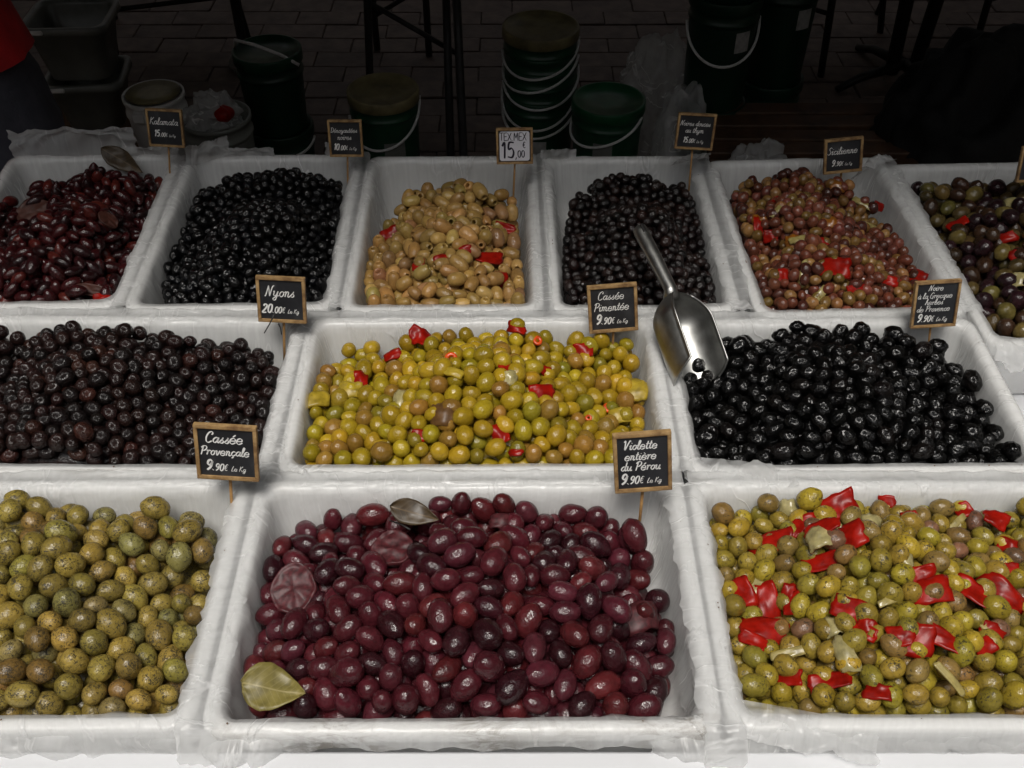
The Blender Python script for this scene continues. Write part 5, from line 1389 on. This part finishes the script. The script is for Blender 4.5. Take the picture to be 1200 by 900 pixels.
def bay_piece(L, W, seed, curl=.25):
    vs, fs = [], []; n, m = 20, 8
    for s in (1, -1):
        for i in range(n + 1):
            t = i / n
            half = W / 2 * (math.sin(math.pi * t ** .72) ** .95) * (1 + .05 * noise.noise(Vector((t * 9, seed, 0)))) + .0002
            for j in range(m + 1):
                v = j / m * 2 - 1
                z = curl * W * (abs(v) ** 1.3) * .35 + .14 * W * math.sin(t * 6 + seed) * (v * .6 + .4) + .05 * W * noise.noise(Vector((t * 6, v * 3, seed + 4))) + .02 * L * math.sin(t * 5 + seed) + .02 * L * noise.noise(Vector((t * 4, v * 2, seed))) + (.0006 if abs(v) < .01 else 0)
                vs.append(((t - .5) * L, v * half, z + s * .0004))
    N = (n + 1) * (m + 1)
    for i in range(n):
        for j in range(m):
            a = i * (m + 1) + j
            fs.append((a, a + m + 1, a + m + 2, a + 1)); fs.append((N + a, N + a + 1, N + a + m + 2, N + a + m + 1))
    edge = [j for j in range(m + 1)] + [i * (m + 1) + m for i in range(1, n + 1)] + [n * (m + 1) + j for j in range(m - 1, -1, -1)] + [i * (m + 1) for i in range(n - 1, 0, -1)]
    for q in range(len(edge)):
        a, b = edge[q], edge[(q + 1) % len(edge)]; fs.append((a, b, N + b, N + a))
    return vs, fs

rs = random.Random(77)
SIZEW = lambda a: "large" if a > .0013 else ("mid-sized" if a > .0005 else "small")
def where(key, x, y):
    pk = packs[key]; cx, cy, w, d, yaw = TR[key]
    dx, dy = x - cx, y - cy; c, s = math.cos(-yaw), math.sin(-yaw); lx, ly = dx * c - dy * s, dx * s + dy * c
    a = "front" if ly < -d * .2 else ("rear" if ly > d * .2 else "middle")
    b = "left" if lx < -w * .18 else ("right" if lx > w * .18 else "centre")
    return f"{a} {b}"
for n_, (key, kind, x, y, z, ww, hh, rot) in enumerate(EX):
    S = packs[key]['S']; cx, cy, w, d, yaw = TR[key]
    dx, dy = x - cx, y - cy; c, s = math.cos(-yaw), math.sin(-yaw); lx, ly = dx * c - dy * s, dx * s + dy * c
    f = lambda a, b: float(S(np.array([a]), np.array([b]))[0])
    gx, gy = (f(lx + .01, ly) - f(lx - .01, ly)) / .02, (f(lx, ly + .01) - f(lx, ly - .01)) / .02
    nrm = Vector((-gx, -gy, 1)).normalized()
    toeye = Vector((-x, -y, CAM_H - z)).normalized()
    nrm = (nrm * .6 + toeye * .5 + Vector((rs.uniform(-.25, .25), rs.uniform(-.25, .25), 0)) * (1 if kind not in ('citrus', 'bay', 'baydark') else .4)).normalized()
    if kind == 'baydark': nrm = (nrm + Vector((0, -.9, .2))).normalized()
    xa = Vector((1, 0, 0)); xa = (xa - nrm * xa.dot(nrm)).normalized(); ya = nrm.cross(xa)
    m = Matrix((xa, ya, nrm)).transposed().to_4x4() @ Matrix.Rotation(R(rot), 4, 'Z')
    wh = where(key, x, y); ph = TRAYPHRASE[key].split(" of the ")[0].split(" ending")[0]
    seed = n_ + 3
    if kind == 'red':
        v, fc = sheet_piece(ww * 1.12, hh * .95, seed, thick=.0019, curl=rs.uniform(-.1, .55), jag=.13, twist=rs.uniform(-.5, .5))
        nm, lab, cat = "red_pepper_piece", f"{SIZEW(ww * hh)} glossy red pepper piece, {wh} of the {ph}", "pepper"
        mt = M['red']
    elif kind == 'chilli':
        bm = bmesh.new(); add_lathe(bm, [(.38, -.32), (.95, -.34), (1.05, 0), (.95, .34), (.40, .32), (.36, 0), (.38, -.32)], 20, False)
        bm.transform(Matrix.Diagonal((ww / 2, hh / 2, ww / 2, 1))); v = [q.co.to_tuple() for q in bm.verts]; bm.verts.index_update(); fc = [[q.index for q in p.verts] for p in bm.faces]; bm.free()
        nm, lab, cat, mt = "chilli_ring", f"little orange-red chilli ring, {wh} of the {ph}", "chilli", M['chilli']
    elif kind == 'yellow':
        v, fc = sheet_piece(ww * 1.05, hh * 1.05, seed, thick=.004, curl=.5, jag=.14)
        nm, lab, cat, mt = "yellow_pepper_piece", f"{SIZEW(ww * hh)} yellow pepper chunk, {wh} of the {ph}", "pepper", M['orange'] if key == 'T5' else M['yellow']
        if key == 'T5': lab = lab.replace("yellow", "orange")
    elif kind == 'brown':
        v, fc = sheet_piece(ww, hh, seed, thick=.006, curl=.9, jag=.12)
        nm, lab, cat, mt = "dried_tomato", f"wrinkled brown dried tomato, {wh} of the {ph}", "tomato", M['brown']
    elif kind == 'onion':
        v, fc = sheet_piece(ww * 1.05, hh * 1.05, seed, thick=.002, curl=.8, jag=.14)
        nm, lab, cat, mt = "onion_piece", f"pale translucent onion piece, {wh} of the {ph}", "onion", M['onion']
    elif kind == 'strip':
        v, fc = sheet_piece(ww * 1.1, hh, seed, thick=.0018, curl=.22, jag=.1, n=16, m=4)
        nm, lab, cat, mt = "onion_strip", f"long pale onion strip, {wh} of the {ph}", "onion", M['strip']
    elif kind == 'peel':
        v, fc = sheet_piece(ww, hh, seed, thick=.003, curl=.9, jag=.14, twist=.2)
        nm, lab, cat, mt = "citrus_peel", f"{SIZEW(ww * hh)} wine-dark curl of citrus peel, {wh} of the {ph}", "citrus peel", M['citrus']
    elif kind == 'citrus':
        v, fc = citrus_piece(ww * 1.04, hh * 1.06, seed)
        nm, lab, cat, mt = "citrus_slice", f"{SIZEW(ww * hh)} dark stained citrus half, {wh} of the {ph}", "citrus slice", M['citrus2'] if key == 'T1' else M['citrus']
    else:
        v, fc = bay_piece(ww, hh, seed)
        nm, cat = "bay_leaf", "bay leaf"
        lab, mt = ("broad olive-green bay leaf at the front corner of the purple heap", M['bay']) if kind == 'bay' else (f"brown dried bay leaf standing up at the {wh} of the {ph}", M['baydark'])
    o = mesh_obj(nm, v, fc, mt)
    o.matrix_world = Matrix.Translation((x, y, RIM + z + (.004 if kind in ('bay',) else (.010 if kind == 'baydark' else .0)))) @ m
    tag(o, lab, cat, {'red': "red pepper pieces in the ", 'chilli': "chilli rings in the ", 'yellow': "pepper chunks in the ", 'onion': "onion pieces in the ", 'strip': "onion strips in the ", 'citrus': "citrus pieces in the ", 'peel': "citrus pieces in the "}.get(kind, kind and "leaves and tomatoes in the ") + ph)

# a few stalks
for loc, a, L, lab in (((-.27, .86, .022), (.5, .2, .8), .026, "thin dark olive stalk sticking up at the far end of the dark brown heap"), ((-.108, .585, .036), (.7, -.5, .15), .024, "short dark olive stalk lying across the purple olives"),
                       ((-.253, .865, .016), (-.1, .1, .9), .014, "tiny upright stalk beside the dark brown heap's corner")):
    bm = bmesh.new(); p = Vector(loc) + Vector((0, 0, RIM)); q = Vector(a).normalized() * L
    add_tube(bm, [p, p + q * .5 + Vector((.001, 0, .001)), p + q], [.0007, .0006, .0011], 7); tag(bm_obj("olive_stalk", bm, M['iron'], None, True), lab, "stalk")

# ================================================================== PRICE SIGNS
GL = {
'a': (.50, [[(.42, .40), (.28, .5), (.10, .38), (.06, .16), (.18, .02), (.34, .14), (.43, .46)], [(.44, .5), (.40, .12), (.46, .01), (.56, .1)]]),
'b': (.46, [[(.03, .1), (.2, .55), (.26, .9), (.18, 1.0), (.1, .8), (.08, .15), (.2, .02), (.36, .1), (.4, .32), (.28, .46), (.14, .36)]]),
'c': (.42, [[(.38, .4), (.28, .5), (.12, .42), (.06, .2), (.16, .02), (.32, .04), (.44, .16)]]),
'd': (.52, [[(.4, .4), (.26, .5), (.1, .38), (.06, .16), (.18, .02), (.34, .14), (.42, .5)], [(.46, 1.0), (.41, .2), (.45, .02), (.56, .1)]]),
'e': (.50, [[(.05, .25), (.24, .255), (.42, .27), (.40, .42), (.26, .51), (.10, .43), (.03, .22), (.12, .03), (.28, -.01), (.48, .13)]]),
'g': (.50, [[(.4, .4), (.26, .5), (.1, .38), (.06, .18), (.18, .04), (.34, .14), (.42, .48)], [(.43, .5), (.38, -.2), (.24, -.36), (.1, -.24), (.3, -.04), (.54, .12)]]),
'h': (.50, [[(.0, .1), (.18, .6), (.24, .93), (.16, 1.0), (.11, .7), (.07, 0)], [(.08, .26), (.24, .5), (.37, .42), (.35, .1), (.42, .0), (.54, .1)]]),
'i': (.27, [[(.02, .3), (.13, .5), (.09, .12), (.15, .0), (.28, .1)], [(.15, .70), (.17, .75)]]),
'k': (.46, [[(.0, .1), (.18, .6), (.24, .93), (.16, 1.0), (.11, .7), (.07, 0)], [(.36, .46), (.26, .5), (.12, .26), (.28, .18), (.36, .0), (.48, .1)]]),
'l': (.27, [[(.0, .1), (.18, .6), (.23, .92), (.15, 1.0), (.09, .8), (.08, .15), (.16, .0), (.29, .1)]]),
'm': (.68, [[(.02, .42), (.1, .5), (.08, 0)], [(.09, .28), (.22, .5), (.3, .42), (.28, 0)], [(.29, .28), (.42, .5), (.52, .42), (.5, .08), (.58, 0), (.70, .1)]]),
'n': (.48, [[(.02, .42), (.1, .5), (.08, 0)], [(.09, .28), (.22, .5), (.33, .42), (.31, .08), (.38, 0), (.50, .1)]]),
'o': (.44, [[(.26, .5), (.1, .4), (.06, .18), (.18, .0), (.34, .1), (.38, .34), (.26, .5), (.34, .44), (.48, .44)]]),
'p': (.46, [[(.02, .42), (.11, .5), (.07, -.36)], [(.09, .28), (.24, .5), (.39, .4), (.37, .14), (.23, .02), (.09, .12)]]),
'q': (.48, [[(.4, .4), (.26, .5), (.1, .38), (.06, .18), (.18, .04), (.34, .14), (.42, .48)], [(.43, .5), (.38, -.36), (.52, -.1)]]),
'r': (.38, [[(.02, .42), (.12, .5), (.09, .0)], [(.1, .24), (.2, .46), (.32, .5), (.37, .42)]]),
's': (.38, [[(.0, .08), (.2, .36), (.25, .53), (.22, .34), (.33, .16), (.25, .01), (.08, .05)]]),
't': (.30, [[(.17, .86), (.1, .2), (.16, .02), (.3, .1)], [(.0, .56), (.3, .59)]]),
'u': (.52, [[(.02, .42), (.1, .5), (.08, .15), (.16, .02), (.3, .1), (.4, .46)], [(.41, .5), (.37, .12), (.43, .01), (.54, .1)]]),
'v': (.44, [[(.02, .44), (.1, .5), (.16, .02), (.3, .2), (.37, .48), (.47, .44)]]),
'y': (.52, [[(.02, .42), (.1, .5), (.08, .18), (.16, .06), (.3, .12), (.4, .46)], [(.41, .5), (.34, -.2), (.2, -.36), (.08, -.22), (.3, -.02), (.54, .1)]]),
'K': (.58, [[(.16, 1), (.08, 0)], [(.5, 1.0), (.34, .76), (.14, .5), (.34, .3), (.50, .0), (.62, .08)]]),
'D': (.60, [[(.17, .98), (.11, .02)], [(.0, .88), (.24, 1.0), (.5, .84), (.54, .4), (.36, .06), (.11, .02), (.02, .12)]]),
'N': (.64, [[(-.02, .02), (.08, .08), (.18, 1.0)], [(.18, 1.0), (.42, .0)], [(.42, .0), (.52, .85), (.66, 1.0)]]),
'S': (.52, [[(.48, .84), (.36, 1.0), (.18, .9), (.2, .66), (.4, .42), (.36, .1), (.16, .0), (.0, .14)]]),
'C': (.54, [[(.42, .72), (.5, .86), (.38, 1.0), (.18, .88), (.05, .5), (.1, .12), (.28, .0), (.52, .16)]]),
'P': (.54, [[(.18, .95), (.1, .0)], [(.0, .8), (.2, 1.0), (.46, .96), (.5, .7), (.34, .5), (.16, .48)]]),
'V': (.58, [[(.0, .84), (.13, 1.0), (.17, .4), (.22, .0), (.4, .6), (.54, 1.0), (.64, .92)]]),
'G': (.58, [[(.46, .8), (.36, 1.0), (.16, .88), (.05, .5), (.1, .12), (.28, .0), (.46, .14), (.5, .42)], [(.3, .42), (.54, .42)], [(.5, .42), (.46, -.1)]]),
'L': (.44, [[(.26, .98), (.13, .6), (.07, .04), (.2, .03), (.42, .08)]]),
'0': (.48, [[(.26, 1), (.09, .8), (.06, .4), (.14, .06), (.27, .0), (.41, .2), (.44, .6), (.38, .92), (.26, 1)]]),
'1': (.30, [[(.04, .78), (.2, 1), (.18, 0)]]),
'2': (.46, [[(.04, .78), (.14, .97), (.34, .96), (.38, .7), (.2, .34), (.03, .02), (.44, .04)]]),
'5': (.46, [[(.44, .98), (.15, .98), (.1, .56), (.3, .62), (.42, .36), (.32, .04), (.04, .08)]]),
'9': (.46, [[(.4, .8), (.28, 1), (.1, .9), (.08, .62), (.22, .48), (.38, .62), (.42, .85), (.36, .3), (.12, .0)]]),
'.': (.20, [[(.06, .02), (.09, .06)]]),
',': (.20, [[(.10, .06), (.03, -.18)]]),
'\u20ac': (.46, [[(.42, .86), (.28, .96), (.13, .72), (.11, .28), (.24, .04), (.42, .12)], [(.0, .60), (.36, .60)], [(.0, .40), (.33, .40)]]),
' ': (.28, []),
'T': (.50, [[(.0, .98), (.5, 1)], [(.25, 1), (.25, 0)]]), 'E': (.46, [[(.42, 1), (.05, .98)], [(.05, 1), (.05, 0)], [(.05, 0), (.44, .02)], [(.05, .5), (.38, .52)]]),
'X': (.52, [[(.02, 1), (.48, 0)], [(.48, 1), (.02, 0)]]), 'M': (.62, [[(.05, 0), (.1, 1)], [(.1, 1), (.3, .3)], [(.3, .3), (.5, 1)], [(.5, 1), (.55, 0)]]),
}
ACC = {'\u00e9': ('e', [(.20, .62), (.38, .80)]), '\u00e8': ('e', [(.14, .80), (.30, .62)]), '\u00e0': ('a', [(.16, .80), (.32, .62)]), '\u00e7': ('c', [(.2, .0), (.27, -.14), (.13, -.24)])}
for ch, (b_, st) in ACC.items(): GL[ch] = (GL[b_][0], GL[b_][1] + [st])

def smooth_line(p, n=6):
    if len(p) < 3: return [(p[0][0] + (p[-1][0] - p[0][0]) * k / 3, p[0][1] + (p[-1][1] - p[0][1]) * k / 3) for k in range(4)]
    q = [p[0]] + list(p) + [p[-1]]; out = []
    for i in range(1, len(q) - 2):
        a, b, c, d = q[i - 1], q[i], q[i + 1], q[i + 2]
        for k in range(n):
            t = k / n
            out.append(tuple(.5 * (2 * b[j] + (c[j] - a[j]) * t + (2 * a[j] - 5 * b[j] + 4 * c[j] - d[j]) * t * t + (3 * b[j] - a[j] - 3 * c[j] + d[j]) * t ** 3) for j in (0, 1)))
    out.append(p[-1]); return out

def text_width(segs): return sum(sum(GL[c][0] * (1.14 if c.isdigit() or c == '.' else 1.04) for c in t) * s for t, s, *_ in segs)
def write_line(segs, cx, y, y_off, slant=.22, seed=0):
    """segs: (text, cap height, pen weight[, raise]); returns verts, faces in the board plane (x, -y_off, z)"""
    x = cx - text_width(segs) / 2; vs, fs = [], []; rs = random.Random(seed)
    for t, s, wgt, *up in segs:
        up = up[0] if up else 0
        for ch in t:
            adv, strokes = GL[ch]; dy = rs.uniform(-.02, .02) * s
            for st in strokes:
                pl = smooth_line(st)
                pl = [(x + (px_ + slant * py_) * s, y + dy + (py_ + up) * s) for px_, py_ in pl]
                n = len(pl); b = len(vs)
                for i, (px_, py_) in enumerate(pl):
                    ax_, ay_ = pl[max(i - 1, 0)]; bx_, by_ = pl[min(i + 1, n - 1)]
                    tx, ty = bx_ - ax_, by_ - ay_; L = math.hypot(tx, ty) + 1e-9; tx, ty = tx / L, ty / L
                    nib = wgt * s * (.72 if s and not (t[0].isdigit() or t == EU) else 1) * (.5 + .62 * abs(tx * math.sin(.7) + ty * math.cos(.7))) * .5 * (.8 if i in (0, n - 1) else 1)
                    vs.append((px_ - ty * nib, -y_off, py_ + tx * nib)); vs.append((px_ + ty * nib, -y_off, py_ - tx * nib))
                for i in range(n - 1): fs.append((b + 2 * i, b + 2 * i + 1, b + 2 * i + 3, b + 2 * i + 2))
            x += adv * s * (1.14 if ch.isdigit() or ch == '.' else 1.04)
    return vs, fs

KG = lambda a, b, c=.10, kg=.075: [(a, b, .16), (c and '', 0, 0)][:1]
EU = '\u20ac'
def price(big, small, hb, hs_, kg=.085, w=.15): return [(big, hb, .17), (small, hs_, w), (EU, hs_ * .95, .09), ('  ', kg, .1), ('Le Kg', kg, .13)]
TXT = {
 'kalamata': [([('Kalamata', .25, .12)], .60), (price('15.', '00', .19, .12, .08), .24)],
 'denoy': [([('D\u00e9noyaut\u00e9es', .17, .12)], .68), ([('noires', .17, .12)], .46), (price('10.', '00', .19, .14, .09), .14)],
 'tex': [([('TEX.MEX', .25, .15)], .68), ([('15', .50, .12), (',', .34, .12), ('00', .22, .15, .1)], .12)],
 'douces': [([('Noires douces', .17, .12)], .68), ([('au thym', .17, .12)], .46), (price('15.', '00', .17, .13, .09), .14)],
 'sicil': [([('Sicilienne', .28, .12)], .56), (price('9.', '90', .21, .15, .10), .16)],
 'nyons': [([('Nyons', .27, .12)], .58), (price('20.', '00', .22, .16, .11), .16)],
 'piment': [([('Cass\u00e9e', .20, .11)], .72), ([('Piment\u00e9e', .20, .12)], .45), (price('9.', '90', .23, .16, .10), .13)],
 'grecque': [([('Noire', .14, .12)], .83), ([('\u00e0 la Grecque', .14, .12)], .645), ([('herbes', .14, .12)], .49), ([('de Provence', .14, .12)], .325), (price('9.', '90', .19, .15, .10), .08)],
 'prov': [([('Cass\u00e9e', .23, .15)], .70), ([('Proven\u00e7ale', .23, .16)], .44), (price('9.', '90', .22, .15, .11), .11)],
 'perou': [([('Violette', .17, .16)], .76), ([('enti\u00e8re', .17, .16)], .555), ([('du P\u00e9rou', .17, .16)], .35), (price('9.', '90', .20, .15, .10), .09)],
 'edge': []}
LAB = {'kalamata': "black price board reading Kalamata, on a stick in the maroon olives", 'denoy': "black price board reading D\u00e9noyaut\u00e9es noires, over the small black olives", 'tex': "white price label reading TEX.MEX in a wooden frame over the tan olives",
 'douces': "black price board reading Noires douces au thym, taped over the thyme olives", 'sicil': "tilted black price board reading Sicilienne behind the pinkish olives", 'nyons': "black price board reading Nyons, standing in the dark brown olives",
 'piment': "worn tilted price board reading Cass\u00e9e Piment\u00e9e above the yellow-green olives", 'grecque': "price board reading Noire \u00e0 la Grecque, above the wrinkled black olives", 'prov': "black price board reading Cass\u00e9e Proven\u00e7ale above the herbed green olives",
 'perou': "tilted price board reading Violette enti\u00e8re du P\u00e9rou above the purple olives", 'edge': "wooden price board cut off at the picture's edge over the mixed olives"}

def price_sign(key, X, Y, h0, xc, yc, zc, w, h, roll):
    o = empty("price_sign", (xc, yc, RIM + zc), LAB[key], "price sign", "price signs in the olive trays")
    m = Matrix.Rotation(R(-14), 4, 'X') @ Matrix.Rotation(R(-roll), 4, 'Y')
    fw = .0037 if w > .05 else .0031; t = .006
    bm = bmesh.new()
    for s in (-1, 1):
        add_box(bm, (w, t, fw), (0, 0, s * (h / 2 - fw / 2)), bevel=.0011, seg=2)
        add_box(bm, (fw, t - .0006, h - 2 * fw + .0006), (s * (w / 2 - fw / 2), 0, 0), bevel=.0009, seg=2)
    bm.transform(m); fr = bm_obj("frame", bm, M['wornwood'], o, False)
    bw, bh = w - 2 * fw, h - 2 * fw
    bm = bmesh.new(); add_box(bm, (bw + .0008, .003, bh + .0008), (0, .0006, 0)); bm.transform(m); bm_obj("board", bm, M['slate'], o)
    front = .0011
    ink = M['chalk']
    if key == 'tex':
        lp = rr_loop(bw * .94, bh * .94, .003, 2, 2, 5); n = len(lp)
        vs = [(x, -.0011, y) for x, y in lp] + [(x, -.0016, y) for x, y in lp]
        fs = [tuple(range(n, 2 * n))] + [(k, (k + 1) % n, n + (k + 1) % n, n + k) for k in range(n)]
        mesh_obj("paper_label", [m @ Vector(v) for v in vs], fs, M['paper'], o, False)
        front = .0018; ink = M['ink']
    for li, (segs, y) in enumerate(TXT[key]):
        segs = [(t_, s_ * bh, *r_) for t_, s_, *r_ in segs]
        tw = text_width(segs); lim = bw * .90
        if tw > lim: segs = [(t_, s_ * (lim / tw), *r_) for t_, s_, *r_ in segs]
        vs, fs = write_line(segs, -.04 * bh, -bh / 2 + y * bh, front, .0 if key == 'tex' else .22, li)
        mesh_obj("lettering", [m @ Vector(v) for v in vs], fs, ink, o, False)
    if key == 'tex':
        vs, fs = write_line([(EU, .2 * bh, .14)], bw * .30, -bh / 2 + .44 * bh, front, 0, 3)
        mesh_obj("lettering", [m @ Vector(v) for v in vs], fs, ink, o, False)
    bm = bmesh.new()
    b0 = Vector((X - xc, Y - yc, h0 - zc - .02)); b1 = m @ Vector((0, .0035, h * .2)); bq = m @ Vector((0, .0042, -h / 2))
    b0 = Vector((b0.x * .6 + (bq.x - (bq.z - b0.z) * math.sin(R(roll)) * 1.0) * .4, b0.y, b0.z)); add_tube(bm, [b0, bq + (bq - b0).normalized() * fw * .9], .00125 if w < .05 else .0015, 8); bm_obj("stick", bm, M['stick'], o, True)

def worn_wood():
    t = NT("worn_frame_wood")
    c = t.coords()
    n = t.noise(c, 160, 5, .65); b = t.noise(c, 45, 4, .6)
    base = t.ramp(n, [(.3, (.30, .175, .065)), (.7, (.50, .33, .15))])
    g = t.n.new('ShaderNodeNewGeometry')
    e = t.ramp(t.math('ADD', g.outputs['Pointiness'], t.math('MULTIPLY', t.math('SUBTRACT', b, .5), .35)), [(.53, 0.0), (.62, 1.0)])
    t.set(color=t.mix(e, base, (.09, .035, .012)), rough=.6, normal=t.bump(n, .3, .0004))
    return t.m
M['wornwood'] = worn_wood()
for key, v in SG: price_sign(key, *v)

# ================================================================== SCOOP
E_, J_, T_ = Vector((.144, .98, RIM + .079)), Vector((.176, .895, RIM + .050)), Vector((.206, .795, RIM - .004))
sc = empty("metal_scoop", J_, "shiny metal scoop leaning between the thyme olives and wrinkled black olives", "scoop")
a = (T_ - J_).normalized(); L = (T_ - J_).length * .90
o_ = Vector((.62, -.18, .75)); o_ = (o_ - a * o_.dot(a)).normalized(); b_ = a.cross(o_)
RAD = .0355; vs, fs = [], []; nphi, ns = 36, 26; PH = R(112)
for shell in (0, 1):
    rad = RAD - shell * .0009
    for j in range(ns + 1):
        t = j / ns
        for i in range(nphi + 1):
            ph = -PH + 2 * PH * i / nphi
            k = abs(ph) / PH
            if t < .42: f = math.sin(math.pi / 2 * (t / .42)) ** .62; s = L * .34 * (t / .42)
            else: f = 1; s = L * .34 + (t - .42) / .58 * (L * (1.02 - .20 * k ** 2.4) - L * .34)
            f = max(f, .03)
            p = a * s - o_ * (math.cos(ph) * rad * f) + b_ * (math.sin(ph) * rad * f) + o_ * (RAD * .12)
            vs.append(p)
N = (ns + 1) * (nphi + 1)
for j in range(ns):
    for i in range(nphi):
        q = j * (nphi + 1) + i
        fs.append((q, q + 1, q + nphi + 2, q + nphi + 1)); fs.append((N + q, N + q + nphi + 1, N + q + nphi + 2, N + q + 1))
edge = [j * (nphi + 1) for j in range(ns + 1)] + [ns * (nphi + 1) + i for i in range(1, nphi + 1)] + [j * (nphi + 1) + nphi for j in range(ns - 1, -1, -1)]
for q in range(len(edge) - 1): fs.append((edge[q], N + edge[q], N + edge[q + 1], edge[q + 1]))
mesh_obj("bowl", vs, fs, M['steel'], sc)
# rolled lip
bm = bmesh.new(); add_tube(bm, [vs[q] for q in edge[2:-2]], .0011, 6); bm_obj("lip", bm, M['steel'], sc, True)
bm = bmesh.new(); hd = (E_ - J_)
add_tube(bm, [a * .006 - o_ * .004, hd * .06, hd * .18, hd * .5, hd * .9, hd * .97, hd], [.0095, .0072, .0074, .0082, .0085, .0078, .004], 16); bm_obj("handle", bm, M['steel'], sc, True)
bm = bmesh.new(); add_box(bm, (.0045, .012, .003), (0, 0, 0), bevel=.0014, seg=2)
u = hd.normalized(); nn = Vector((.25, -.55, .8)); nn = (nn - u * nn.dot(u)).normalized(); xx = u.cross(nn)
bm.transform(Matrix.Translation(hd * .91 + nn * .0080) @ Matrix((xx, u, nn)).transposed().to_4x4()); bm_obj("hanging_slot", bm, M['iron'], sc)
for k, (t_, ph, s_) in enumerate(((.35, -.35, .0035), (.55, .25, .0026), (.74, .05, .004), (.48, .75, .0022))):
    p = J_ + a * (L * t_) - o_ * (math.cos(ph) * (RAD - .0014)) + b_ * (math.sin(ph) * (RAD - .0014)) + o_ * (RAD * .12)
    bm = bmesh.new(); bmesh.ops.create_icosphere(bm, subdivisions=2, radius=s_)
    for v in bm.verts: v.co = Vector((v.co.x, v.co.y * .6, v.co.z * .35)) * (1 + .35 * noise.noise(v.co * 400 + Vector((k, 0, 0))))
    bm.transform(Matrix.Translation(p) @ (o_ * math.cos(ph) - b_ * math.sin(ph)).to_track_quat('Z', 'Y').to_matrix().to_4x4())
    tag(bm_obj("olive_fragment", bm, M['brown'], None, True), ("long", "small", "largest", "tiny")[k] + " dark olive fragment stuck to the inside of the metal scoop", "olive fragment", "olive fragments in the scoop")

# crumbs of herb and olive on the rims
rs = random.Random(9); vs, fs = [], []
for key in ('T4', 'T5', 'T3', 'T1', 'M2', 'M3', 'F2', 'F3', 'F1', 'M1'):
    cx, cy, w, d, yaw = TR[key]
    for q in range({'T5': 26, 'T4': 16, 'M3': 14, 'F3': 16}.get(key, 7)):
        e = rs.random()
        if e < .6: lx, ly = rs.choice((-1, 1)) * (w / 2 - .0085), rs.uniform(-.45, .45) * d
        else: lx, ly = rs.uniform(-.45, .45) * w, -d / 2 + .0085
        x, y = to_world(key, lx, ly); s = rs.uniform(.0004, .0011); b = len(vs)
        for k in range(5):
            a_ = k * 1.2566 + rs.random(); vs.append((x + s * math.cos(a_) * rs.uniform(.6, 1.2), y + s * math.sin(a_) * rs.uniform(.6, 1.2), .0026))
        vs.append((x, y, .0026 + s * .7)); vs.append((x, y, .001))
        for k in range(5): fs.append((b + k, b + (k + 1) % 5, b + 5)); fs.append((b + (k + 1) % 5, b + k, b + 6))
cr = mesh_obj("olive_crumbs", vs, fs, M['brown'], loc=(0, 0, RIM), smooth=False)
tag(cr, "dark crumbs of herb and olive scattered on the tray rims", "crumbs", kind='stuff')
